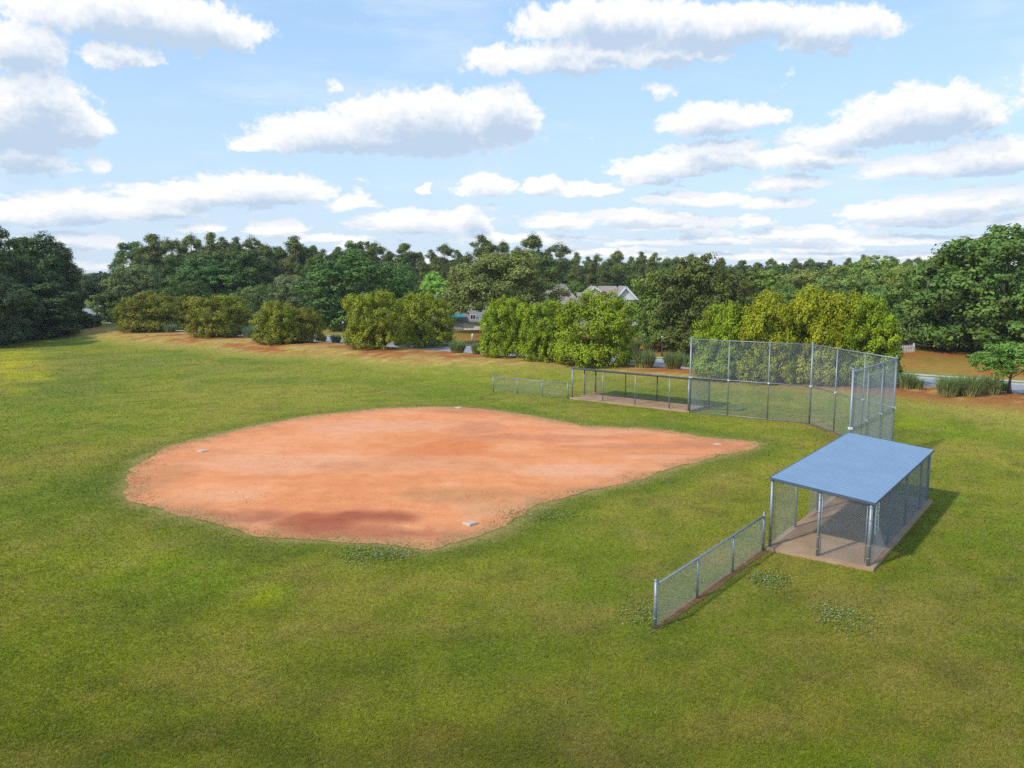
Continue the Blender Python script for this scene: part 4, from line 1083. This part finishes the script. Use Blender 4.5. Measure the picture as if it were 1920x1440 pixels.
plant('oakB', 1070, 150, 528, 50, (0.06, 0.10, 0.03), 'small tree behind the left brown roof')
for i, (px, D, tp, w, c) in enumerate([(1425, 128, 508, 95, MG), (1490, 135, 506, 110, GG), (1562, 140, 500, 110, (0.085, 0.125, 0.035)), (1632, 132, 482, 120, (0.080, 0.125, 0.035)), (1700, 125, 497, 100, (0.085, 0.115, 0.035)),
     (1455, 108, 535, 90, (0.055, 0.095, 0.032)), (1540, 112, 525, 110, (0.06, 0.10, 0.035)), (1660, 108, 540, 100, (0.05, 0.09, 0.035)), (1715, 104, 560, 80, (0.06, 0.105, 0.035)), (1600, 118, 515, 90, (0.065, 0.11, 0.035)), (1395, 118, 530, 80, MG)]):
    names = ['mid-green tree just right of the bronze tree crown', 'pale green tree over the second backstop shrub', 'yellowish green tree over the golden shrub', 'tallest light green tree of the right-hand wood', 'olive-green tree left of the big right tree',
     'lower dark tree between the bronze tree and the golden shrub', 'lower green tree directly behind the tallest golden shrub', 'dark green tree between the golden shrub and the big right tree', 'low green tree over the picket fence gap', 'green tree in the middle of the right-hand wood', 'green tree tucked behind the bronze tree']
    plant(['tallA', 'oakB', 'tallB', 'oakC', 'willow', 'oakA', 'oakC', 'oakB', 'tallA', 'oakB', 'tallB'][i], px, D, tp, w, tuple(np.array(c) * (1.3, 1.25, 1.25)), names[i], 'trees of the wood behind the backstop')
# left wood edge
lw = [('pineD', 8, 112, 424, 90, BL, 'tall dark pine at the left picture edge'), ('tallA', -50, 118, 440, 110, BL, 'dark tree cut off by the left picture edge'), ('tallB', 40, 116, 452, 90, BL, 'dark tree beside the tall pine at left edge'),
 ('tallA', 76, 122, 462, 90, (0.045, 0.080, 0.030), 'lighter green tree inside the dark left wood'), ('pineB', 62, 128, 446, 90, BL, 'pine rising in the middle of the dark left wood'), ('pineD', 104, 122, 440, 80, (0.032, 0.058, 0.028), 'pine forming the second peak of the left wood'),
 ('tallB', 118, 126, 470, 80, BL, 'dark tree on the right flank of the left wood'), ('pineA', 130, 128, 455, 60, BL, 'slim pine on the right flank of the left wood'), ('tallA', 138, 135, 520, 56, BL, 'dark low tree at the right end of the left wood'),
 ('tallB', 10, 106, 520, 130, BL, 'dark lower tree filling the left picture edge'), ('tallA', 90, 114, 530, 120, BL, 'dark lower tree under the lighter green one'), ('oakC', -20, 100, 500, 120, (0.035, 0.055, 0.032), 'greyish dark tree at the extreme left'),
 ('umbrella', 214, 195, 528, 60, BL, 'dark tree right of the umbrella-shaped tree')]
for k, px, D, tp, w, c, lab in lw: plant(k, px, D, tp, w, c, lab, 'trees of the dark left wood', wmax=2.2)
for k, px, by, tp, w, c, lab in [('shC', 22, 636, 582, 130, (0.032, 0.038, 0.028), 'grey-green bush at the foot of the left wood, by the picture edge'), ('shA', 70, 629, 588, 80, (0.035, 0.052, 0.016), 'dark bush at the foot of the left wood'),
   ('shB', 126, 616, 580, 95, (0.032, 0.050, 0.016), 'dark green bush where the left wood ends'), ('shA', 160, 612, 590, 56, (0.030, 0.048, 0.016), 'low dark bush at the end of the left wood, near the road'), ('shB', -40, 640, 570, 120, (0.035, 0.05, 0.02), 'bush cut off by the left picture edge'), ('shC', 232, 606, 574, 36, (0.05, 0.08, 0.03), 'thin-stemmed bush between the road and the first olive shrub')]:
    plant(k, px, 0, tp, w, c, lab, 'bushes at the left wood edge', base_py=by, wmin=0.5, wmax=2.2)

# pines: the ones that stand out of the skyline have their own labels
sky = [('pineA', 562, 175, 444, 66, 'flat-topped pine standing out above the left skyline'), ('pineC', 708, 200, 456, 44, 'pine standing out above the broad dark oak'), ('pineB', 764, 190, 457, 52, 'pine peak right of the broad dark oak'),
 ('pineA', 905, 170, 442, 58, 'tall pine left of centre, above the willow oak'), ('pineC', 1000, 165, 441, 52, 'tall open-crowned pine at the centre of the skyline'), ('pineD', 1048, 175, 459, 70, 'bushy pine right of the open-crowned one'),
 ('pineB', 300, 175, 440, 60, 'pine at the left end of the pine wood'), ('pineC', 836, 205, 459, 40, 'small flat pine top in the gap left of the willow oak')]
for k, px, D, tp, w, lab in sky: plant(k, px, D, tp, w, PN, lab, 'pines of the far wood', wmin=0.7, wmax=1.5)
row = [(275, 478), (325, 448), (345, 452), (372, 441), (408, 436), (430, 446), (455, 444), (482, 447), (510, 461), (535, 465), (595, 461), (612, 468), (640, 464), (665, 470), (690, 472), (735, 472), (790, 473), (812, 468), (860, 470), (880, 474),
 (945, 455), (970, 462), (1025, 466), (1078, 474), (1100, 480), (1115, 478), (1138, 484), (1155, 470), (1180, 482), (1197, 474), (1222, 476), (1245, 484), (1262, 480), (1290, 476), (1345, 484), (1380, 489), (1410, 492), (1445, 494), (1480, 490), (1508, 487), (1545, 488), (1580, 486), (1605, 478), (1660, 489), (1690, 488), (1720, 492), (1750, 487), (1790, 480)]
ks = ['pineA', 'pineB', 'pineC', 'pineD']
for i, (px, tp) in enumerate(row):
    left = px < 700
    D = (178 if left else 205) + (i * 37 % 29) - 12 + (25 if px > 1350 else 0)
    c = tuple(np.array(PN) * rng.uniform(0.85, 1.2) * (np.array((1.15, 1.2, 1.05)) if px > 1050 else 1))
    plant(ks[(i * 7 + i // 3) % 4], px, D, tp + rng.uniform(-2, 2), 0, c, 'tall pine in the closed skyline of the far wood', 'pines of the far wood')
for i in range(64):                                       # second and third rows inside the wood
    px = 255 + i * 23.5 + rng.uniform(-10, 10); D = rng.uniform(150, 172) if i % 2 else rng.uniform(215, 250)
    tp = (472 if px < 700 else 491) + rng.uniform(-6, 16) if i % 2 else (457 if px < 700 else 483) + rng.uniform(-4, 10)
    if 1030 < px < 1215 and D < 175: D += 30
    c = tuple(np.array(PN if i % 3 else DG) * rng.uniform(0.8, 1.15))
    plant(ks[(i * 5) % 4] if i % 3 else ['tallA', 'tallB', 'oakC'][(i // 3) % 3], px, D, tp, 0, c, 'tree crowded in among the pines of the far wood', 'trees inside the far wood')
# dark understorey behind the shrubs
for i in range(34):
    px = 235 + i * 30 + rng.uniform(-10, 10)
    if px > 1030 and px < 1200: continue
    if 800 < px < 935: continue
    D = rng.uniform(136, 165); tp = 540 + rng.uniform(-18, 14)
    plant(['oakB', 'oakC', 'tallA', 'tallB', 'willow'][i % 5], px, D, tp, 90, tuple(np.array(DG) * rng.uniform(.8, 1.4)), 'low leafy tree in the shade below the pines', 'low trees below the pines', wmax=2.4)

# far-off mass of the wood that closes the horizon
def forest():
    r = np.random.default_rng(5); n = 60000
    px = r.uniform(-400, 2300, n); D = r.uniform(245, 330, n)
    x = (px - 960) / FPX * D; top = 8.5 + 3.0 * fbm(x, D, 0.09, 4, 9) + np.where(px < 700, 2.0, 0) - 9.0 * np.exp(-((px - 200) / 70.0) ** 4)
    z = 0.85 + top * r.uniform(0, 1, n) ** 0.6
    nr = r.normal(size=(n, 3)) + np.array([0, -0.4, 0.8]); nr /= np.linalg.norm(nr, axis=1)[:, None]
    t = np.cross(nr, r.normal(size=(n, 3))); t /= np.linalg.norm(t, axis=1)[:, None]; b = np.cross(nr, t); s = r.uniform(0.6, 1.3, n)[:, None]
    p = np.stack([x, D, z], 1); V = np.stack([p - t * s * .6, p - b * s * .4, p + t * s * .6, p + b * s * .4], 1)
    C = np.repeat(r.uniform(.6, 1.4, n), 4)[:, None] * np.ones(3)
    me = mesh_np('forest', V.reshape(-1, 3), np.arange(4 * n).reshape(n, 4), LEAF, C)
    o = link('forest', me); o.color = (0.060, 0.088, 0.036, 1)
    tag(o, 'far-off wood closing the horizon behind the pines', 'forest', kind='stuff')
forest()

# ---------------------------------------------------------------- ornamental grasses
def tuft_mesh(seed, n=900, h=1.35, R=0.85):
    r = np.random.default_rng(seed); V = []; C = []
    a = r.uniform(0, 6.28, n); q = R * 0.62 * np.sqrt(r.uniform(0, 1, n)); bx, by = q * np.cos(a), q * np.sin(a)
    hh = h * r.uniform(0.35, 1.05, n) ** 0.8; lean = R * r.uniform(0.02, 0.75, n); la = a + r.normal(0, .5, n)
    w = r.uniform(0.018, 0.034, n); wa = r.uniform(0, 6.28, n); ux, uy = np.cos(wa) * w, np.sin(wa) * w
    P0 = np.stack([bx, by, np.zeros(n)], 1)
    P1 = np.stack([bx + np.cos(la) * lean * .35, by + np.sin(la) * lean * .35, hh * .62], 1)
    P2 = np.stack([bx + np.cos(la) * lean, by + np.sin(la) * lean, hh * np.where(r.uniform(0, 1, n) < .4, .72, 1.0)], 1)
    U = np.stack([ux, uy, np.zeros(n)], 1)
    V = np.stack([P0 - U, P0 + U, P1 - U * .9, P1 + U * .9, P2], 1).reshape(-1, 3)
    b = np.arange(n) * 5
    F = [[i, i + 1, i + 3, i + 2] for i in b] + [[i + 2, i + 3, i + 4] for i in b]
    t = r.uniform(.7, 1.35, n); dry = r.uniform(0, 1, n) < 0.2
    lo = np.where(dry[:, None], np.array([3.0, 1.7, 2.2]), np.array([2.0, 1.25, 1.5])) * t[:, None]; hi = np.array([1., 1., 1.]) * t[:, None]
    C = np.stack([lo, lo, (lo + 3 * hi) / 4, (lo + 3 * hi) / 4, hi], 1).reshape(-1, 3)
    return mesh_np('blades', V, F, GBLADE, C)
TUFTS = [tuft_mesh(401), tuft_mesh(402), tuft_mesh(403)]
tufts = [(1207, 689, 653, 56, 0, 'large fountain grass clump left of the short lamp post'), (1262, 691, 655, 48, 0, 'large fountain grass clump right of the short lamp post'), (1289, 688, 664, 30, 0, 'small grass clump touching the left post of the backstop'),
 (1699, 729, 696, 42, 0, 'grass clump beside the right edge of the backstop'), (1722, 730, 708, 24, 0, 'low straw-coloured clump right of the backstop edge clump'), (1776, 743, 702, 54, 0, 'left one of the three tall clumps before the road at right'), (1816, 742, 700, 60, 0, 'middle one of the three tall clumps before the road at right'),
 (1856, 739, 702, 52, 0, 'right one of the three tall clumps before the road, next to the round tree'), (1882, 735, 714, 24, 0, 'small clump at the trunk of the round tree'), (858, 661, 637, 40, 0, 'wide grass clump in front of the white house'), (893, 664, 640, 24, 0, 'narrow grass clump standing before the pale road, left of the green shrubs'),
 (917, 663, 645, 18, 0, 'smallest grass clump beside the first bright green shrub'), (432, 632, 607, 42, 1, 'blue-green grass clump beside the wide olive shrub'), (470, 633, 610, 40, 1, 'blue-green grass clump beside the yellow-green shrub'), (630, 643, 625, 26, 1, 'grass clump left of the slim lamp post'),
 (606, 641, 625, 18, 1, 'short grass clump beside the brownish-olive shrub'), (658, 645, 628, 28, 1, 'grass clump right of the slim lamp post, under the broad shrub'), (318, 623, 605, 34, 1, 'pale grass clump between the first two olive shrubs'), (238, 612, 601, 18, 1, 'small dark clump left of the first olive shrub'),
 (1190, 659, 634, 26, 0, 'shaded grass clump under the mid-green tree'), (1216, 661, 632, 30, 0, 'shaded grass clump just left of the short lamp post, beyond the road')]
for i, (px, by, tp, w, bl, lab) in enumerate(tufts):
    g = onground(px, by); D = g[1]; h = z_at(tp, D) - g[2]; s = w / FPX * D / 1.9; sz = max(0.4, h / 1.36)
    col = (0.19, 0.30, 0.16, 1) if bl else (0.21, 0.31, 0.10, 1)
    o = link('ornamental_grass', TUFTS[i % 3], None, tuple(g)); o.rotation_euler = (0, 0, i * 1.3); o.scale = (s, s, sz); o.color = col
    tag(o, lab, 'grass clump', 'fountain grass clumps')

# ---------------------------------------------------------------- houses, car, picket fence
def gable(root, name, mat_, x0, x1, y0, y1, ze, zr, axis, oh=0.35, th=0.14):
    """pitched roof over the rectangle; ridge along 'x' or 'y'"""
    b = MB()
    if axis == 'x':
        ym = (y0 + y1) / 2; k = (zr - ze) / (ym - y0)
        for s in (-1, 1):
            ye = ym + s * ((y1 - y0) / 2 + oh); zl = ze - k * oh
            b.add([(x0 - oh, ym, zr), (x1 + oh, ym, zr), (x1 + oh, ye, zl), (x0 - oh, ye, zl), (x0 - oh, ym, zr + th), (x1 + oh, ym, zr + th), (x1 + oh, ye, zl + th), (x0 - oh, ye, zl + th)],
                  [[0, 1, 2, 3], [4, 7, 6, 5], [0, 4, 5, 1], [1, 5, 6, 2], [2, 6, 7, 3], [3, 7, 4, 0]])
    else:
        xm = (x0 + x1) / 2; k = (zr - ze) / (xm - x0)
        for s in (-1, 1):
            xe = xm + s * ((x1 - x0) / 2 + oh); zl = ze - k * oh
            b.add([(xm, y0 - oh, zr), (xm, y1 + oh, zr), (xe, y1 + oh, zl), (xe, y0 - oh, zl), (xm, y0 - oh, zr + th), (xm, y1 + oh, zr + th), (xe, y1 + oh, zl + th), (xe, y0 - oh, zl + th)],
                  [[0, 1, 2, 3], [4, 7, 6, 5], [0, 4, 5, 1], [1, 5, 6, 2], [2, 6, 7, 3], [3, 7, 4, 0]])
    return b.build(name, mat_, root)
def wall_block(root, mat_, x0, x1, y0, y1, ze, zr, axis):
    b = MB()
    if axis == 'y':
        xm = (x0 + x1) / 2
        prof = [(x0, 0), (x1, 0), (x1, ze), (xm, zr - 0.02), (x0, ze)]
        V = [(x, y0, z) for x, z in prof] + [(x, y1, z) for x, z in prof]
    else:
        ym = (y0 + y1) / 2
        prof = [(y0, 0), (y1, 0), (y1, ze), (ym, zr - 0.02), (y0, ze)]
        V = [(x0, y, z) for y, z in prof] + [(x1, y, z) for y, z in prof]
    n = 5
    b.add(V, [list(range(n)), [n + k for k in range(n)][::-1]] + [[k, n + k, n + (k + 1) % n, (k + 1) % n] for k in range(n)])
    return b.build('wall', mat_, root)
def rake(root, x0, x1, y, ze, zr, oh=0.35):
    xm = (x0 + x1) / 2; k = (zr - ze) / (xm - x0); b = MB()
    for s in (-1, 1):
        p = np.array([xm, y, zr + 0.02]); q = np.array([xm + s * ((x1 - x0) / 2 + oh), y, ze - k * oh + 0.02]); d = q - p; l = np.linalg.norm(d); d /= l; n = np.array([0, 1., 0]); u = np.cross(d, n)
        b.box((p + q) / 2, (l, 0.06, 0.26), d, n, u)
    b.build('rake_board', WHITEM, root)
def window(root, x, y, z, w, h, shutter=None):
    f = MB()
    for (cx, cz, sx, sz) in ((0, h / 2 + .04, w + .16, .08), (0, -h / 2 - .04, w + .16, .08), (-w / 2 - .04, 0, .08, h), (w / 2 + .04, 0, .08, h), (0, 0, .05, h), (0, 0, w, .05)): f.box((x + cx, y - 0.03, z + cz), (sx, .06, sz))
    fr = f.build('window', WHITEM, root)
    MB().box((x, y - 0.008, z), (w, 0.012, h)).build('pane', GLASS, fr)
    if shutter:
        for s in (-1, 1): MB().box((x + s * (w / 2 + .28), y - .025, z), (.38, .04, h + .1)).build('shutter', shutter, root)
def px_x(px, D): return (px - 960) / FPX * D / math.cos(PIT)

def houses():
    # brown-roofed house with two white gables facing the field
    D = 128; x = px_x(1112, D); g = at_depth(1140, D); z0 = g[2]
    root = empty('house', (x, D, z0), 0, 'white house with a pale brown roof and two gables between shrub and mid-green tree', 'house', 'houses beyond the road')
    zr = z_at(538, D) - z0; k = D / FPX
    gl = -1.6 * 1; 
    wall_block(root, CREAM, -2.3, 2.3, -0.8, 6, zr - 2.0, zr - 0.1, 'y'); gable(root, 'roof', SHINGLE, -2.3, 2.3, -0.8, 6, zr - 2.0, zr, 'y'); rake(root, -2.3, 2.3, -1.17, zr - 2.0, zr)
    xr = px_x(1168, D) - x
    wall_block(root, SIDING, xr - 1.9, xr + 1.9, -1.4, 6, zr - 2.05, zr - 0.1, 'y'); gable(root, 'roof', SHINGLE, xr - 1.9, xr + 1.9, -1.4, 6, zr - 2.05, zr - 0.02, 'y'); rake(root, xr - 1.9, xr + 1.9, -1.77, zr - 2.05, zr - 0.02)
    wall_block(root, SIDING, 1.9, xr - 1.4, 0.2, 7.8, zr - 2.3, zr - 0.12, 'x'); gable(root, 'roof', SHINGLE, 1.2, xr - 1.0, 0.2, 7.8, zr - 2.3, zr - 0.05, 'x', 0.25)
    window(root, xr - 0.75, -1.4, zr - 3.2, 0.8, 1.5, SHUTTER); window(root, xr + 1.1, -1.4, zr - 3.2, 0.6, 1.5, None); window(root, 0, -0.8, zr - 3.4, 0.9, 1.5, SHUTTER)
    b = MB().box((xr + 1.2, -1.47, zr - 2.05), (1.0, .12, .18)); b.build('gutter', BLACKM, root)
    # left brown hip roof, mostly behind the willow oak
    D2 = 122; x2 = px_x(1040, D2); z2 = at_depth(1040, D2)[2]
    root = empty('house', (x2, D2, z2), 0, 'house with a steep brown hip roof half hidden by the willow oak', 'house', 'houses beyond the road')
    zr = z_at(533, D2) - z2
    b = MB(); w = 3.6; ze = zr - 2.7
    b.add([(-w, -2.4, ze), (w, -2.4, ze), (w, 5, ze), (-w, 5, ze), (0.55, 1, zr), (1.45, 1, zr), (1.45, 2.4, zr), (0.55, 2.4, zr)], [[0, 1, 5, 4], [1, 2, 6, 5], [2, 3, 7, 6], [3, 0, 4, 7], [4, 5, 6, 7], [3, 2, 1, 0]])
    b.build('roof', SHINGLE, root)
    MB().box((0, 1.3, ze / 2 - 0.03), (6.4, 6.6, ze - 0.06)).build('wall', SIDING, root)
    MB().box((0, -2.44, ze - 0.02), (7.25, .08, .2)).build('fascia', WHITEM, root)
    window(root, -0.6, -2.0, ze - 1.3, 1.0, 1.4)
    gable(root, 'roof', SHINGLE, 3.4, 6.5, -1.5, 4, ze + 0.1, ze + 1.35, 'x', 0.2); MB().box((5.0, 1.25, (ze + 0.05) / 2), (3.0, 5.4, ze + 0.05)).build('wall', SIDING, root)
    # low white house behind the willow oak
    D3 = 118; x3 = px_x(876, D3); z3 = at_depth(876, D3)[2]
    root = empty('house', (x3, D3, z3), 0, 'low white grey-roofed house glimpsed below the willow oak', 'house', 'houses beyond the road')
    ze = z_at(600, D3) - z3; zr = z_at(556, D3) - z3
    wall_block(root, SIDING, -4.6, 4.4, 0, 8, ze, zr, 'x'); gable(root, 'roof', GSHINGLE, -4.6, 4.4, 0, 8, ze, zr, 'x', 0.4)
    MB().box((-1.6, -0.05, 1.0), (2.0, .08, 1.9)).build('garage_door', simple('grey_garage_door', (0.36, 0.37, 0.42), 0.5), root)
    window(root, 2.9, 0, 1.5, 1.0, 1.2); window(root, 0.9, 0, 1.5, 0.7, 1.2)
    b = MB(); b.add([(-3.0, 0, 2.35), (-0.4, 0, 2.35), (-0.4, -1.1, 1.95), (-3.0, -1.1, 1.95), (-3.0, -1.1, 1.8), (-0.4, -1.1, 1.8)], [[0, 1, 2, 3], [3, 2, 5, 4]]); b.build('awning', TEAL, root)
    # white shed behind the picket fence
    D4 = 92; x4 = px_x(1692, D4); z4 = at_depth(1692, D4)[2]
    root = empty('shed', (x4, D4, z4), 0.25, 'small white shed behind the picket fence, under the big right tree', 'shed')
    wall_block(root, SIDING, -1.1, 1.1, 0, 2.2, 1.35, 2.0, 'y'); gable(root, 'roof', SIDING, -1.1, 1.1, 0, 2.2, 1.35, 2.05, 'y', 0.15, 0.07)
    MB().box((0.15, -0.02, 0.6), (0.7, .06, 1.15)).build('door', KERBM, root)
houses()

def picket_fence():
    a = onground(1676, 662); b = onground(1714, 660); d = b - a; L = np.linalg.norm(d); d /= L; n = np.array([-d[1], d[0], 0]); Z = np.array([0, 0, 1.])
    root = empty('picket_fence', tuple(a), 0, 'short white picket fence between the golden shrub and the right tree', 'fence')
    m = MB(); k = int(L / 0.21)
    for i in range(k):
        c = d * (L * i / (k - 1)); m.box(c + Z * 0.36, (0.10, 0.025, 0.72), d, n, Z); m.add([c - d * .05 + Z * .72, c + d * .05 + Z * .72, c + Z * .80], [[0, 1, 2]])
    m.build('pickets', WHITEM, root)
    for z in (0.2, 0.6): MB().box(d * L / 2 + Z * z + n * 0.035, (L, 0.04, 0.08), d, n, Z).build('rail', WHITEM, root)
    for t in (0, 1): MB().box(d * L * t + n * .08 + Z * .45, (.1, .1, .9), d, n, Z).build('post', WHITEM, root)
picket_fence()

def car():
    s = 7.0; x = 29.0; y = (BC + s - NX * x) / NY; z = float(terrain(x, y)) + 0.02
    root = empty('parked_car', (x, y, z), math.atan2(0.59, -0.81), 'silver car on the road seen through the right wing of the backstop', 'car')
    # body: lofted cross sections along the length (x forward)
    secs = [(-2.15, .45, .80, .62), (-2.05, .30, .92, .78), (-1.4, .24, .98, .86), (0.0, .22, .95, .88), (1.2, .22, .92, .88), (1.9, .28, .80, .84), (2.12, .42, .68, .66)]
    V = []; F = []
    for (xx, zb, zt, hw) in secs:
        for (yy, zz) in ((-hw * .92, zb), (-hw, zb + .15), (-hw, zt - .12), (-hw * .9, zt), (hw * .9, zt), (hw, zt - .12), (hw, zb + .15), (hw * .92, zb)): V.append((xx, yy, zz))
    for i in range(len(secs) - 1):
        for k in range(8): F.append([8 * i + k, 8 * i + (k + 1) % 8, 8 * i + 8 + (k + 1) % 8, 8 * i + 8 + k])
    F += [list(range(8))[::-1], [8 * (len(secs) - 1) + k for k in range(8)]]
    MB().add(V, F).build('body', CARP, root, True)
    prof = [(-1.75, .93, .80), (-1.15, 1.40, .62), (-.1, 1.46, .62), (.45, 1.38, .62), (1.15, .93, .78)]
    V = []; F = []
    for (xx, zz, hw) in prof: V += [(xx, -hw, zz), (xx, hw, zz)]
    V += [(-1.7, -.82, .9), (-1.7, .82, .9), (1.1, -.82, .9), (1.1, .82, .9)]
    for i in range(4): F.append([2 * i, 2 * i + 2, 2 * i + 3, 2 * i + 1])
    F += [[10, 0, 2, 4, 6, 8, 12][::-1], [11, 1, 3, 5, 7, 9, 13]]
    MB().add(V, F).build('windows', GLASS, root)
    MB().box((-.45, 0, 1.46), (1.25, 1.2, .04)).build('roof', CARP, root)
    for sx in (-1.35, 1.3):
        for sy in (-1, 1):
            w = MB(); w.tube([(sx, sy * .70, .32), (sx, sy * .90, .32)], .32, 16); wh = w.build('wheel', TYREM, root, True)
            h = MB(); h.tube([(sx, sy * .89, .32), (sx, sy * .915, .32)], .19, 12); h.build('rim', GALV, wh)
    for sy in (-1, 1):
        MB().box((2.06, sy * .58, .66), (.1, .3, .13)).build('headlight', simple('lamp_lens', (.7, .7, .7), .15), root); MB().box((-2.08, sy * .6, .78), (.1, .3, .14)).build('tail_light', simple('red_lens', (.35, .02, .02), .2), root)
car()

# ---------------------------------------------------------------- air
def haze():
    m = bpy.data.materials.new('air'); m.use_nodes = True; nt = m.node_tree; nt.nodes.clear()
    o = nt.nodes.new('ShaderNodeOutputMaterial'); v = nt.nodes.new('ShaderNodeVolumePrincipled')
    v.inputs['Color'].default_value = (0.86, 0.92, 1.0, 1); v.inputs['Density'].default_value = 0.00018; v.inputs['Anisotropy'].default_value = 0.0
    nt.links.new(v.outputs[0], o.inputs['Volume'])
    b = MB().box((0, 150, 11.5), (900, 500, 25.5)).build('haze', m)
    tag(b, 'thin pale summer air over the field and the wood', 'haze', kind='stuff')
haze()
# ---------------------------------------------------------------- ground cover last
build_grass()
clover(705, 1042, 75, 17, 1300, 'clover patch with white flowers at the near edge of the infield')
clover(1440, 1088, 42, 18, 700, 'clover patch with white flowers at the near corner of the dugout slab')
clover(1582, 1158, 55, 30, 900, 'clover patch with white flowers on the right-hand lawn')
clover(1205, 1152, 36, 26, 500, 'clover patch with white flowers at the near end of the foreground fence')
clover(1020, 968, 90, 14, 700, 'clover patch with white flowers right of the nearest base')
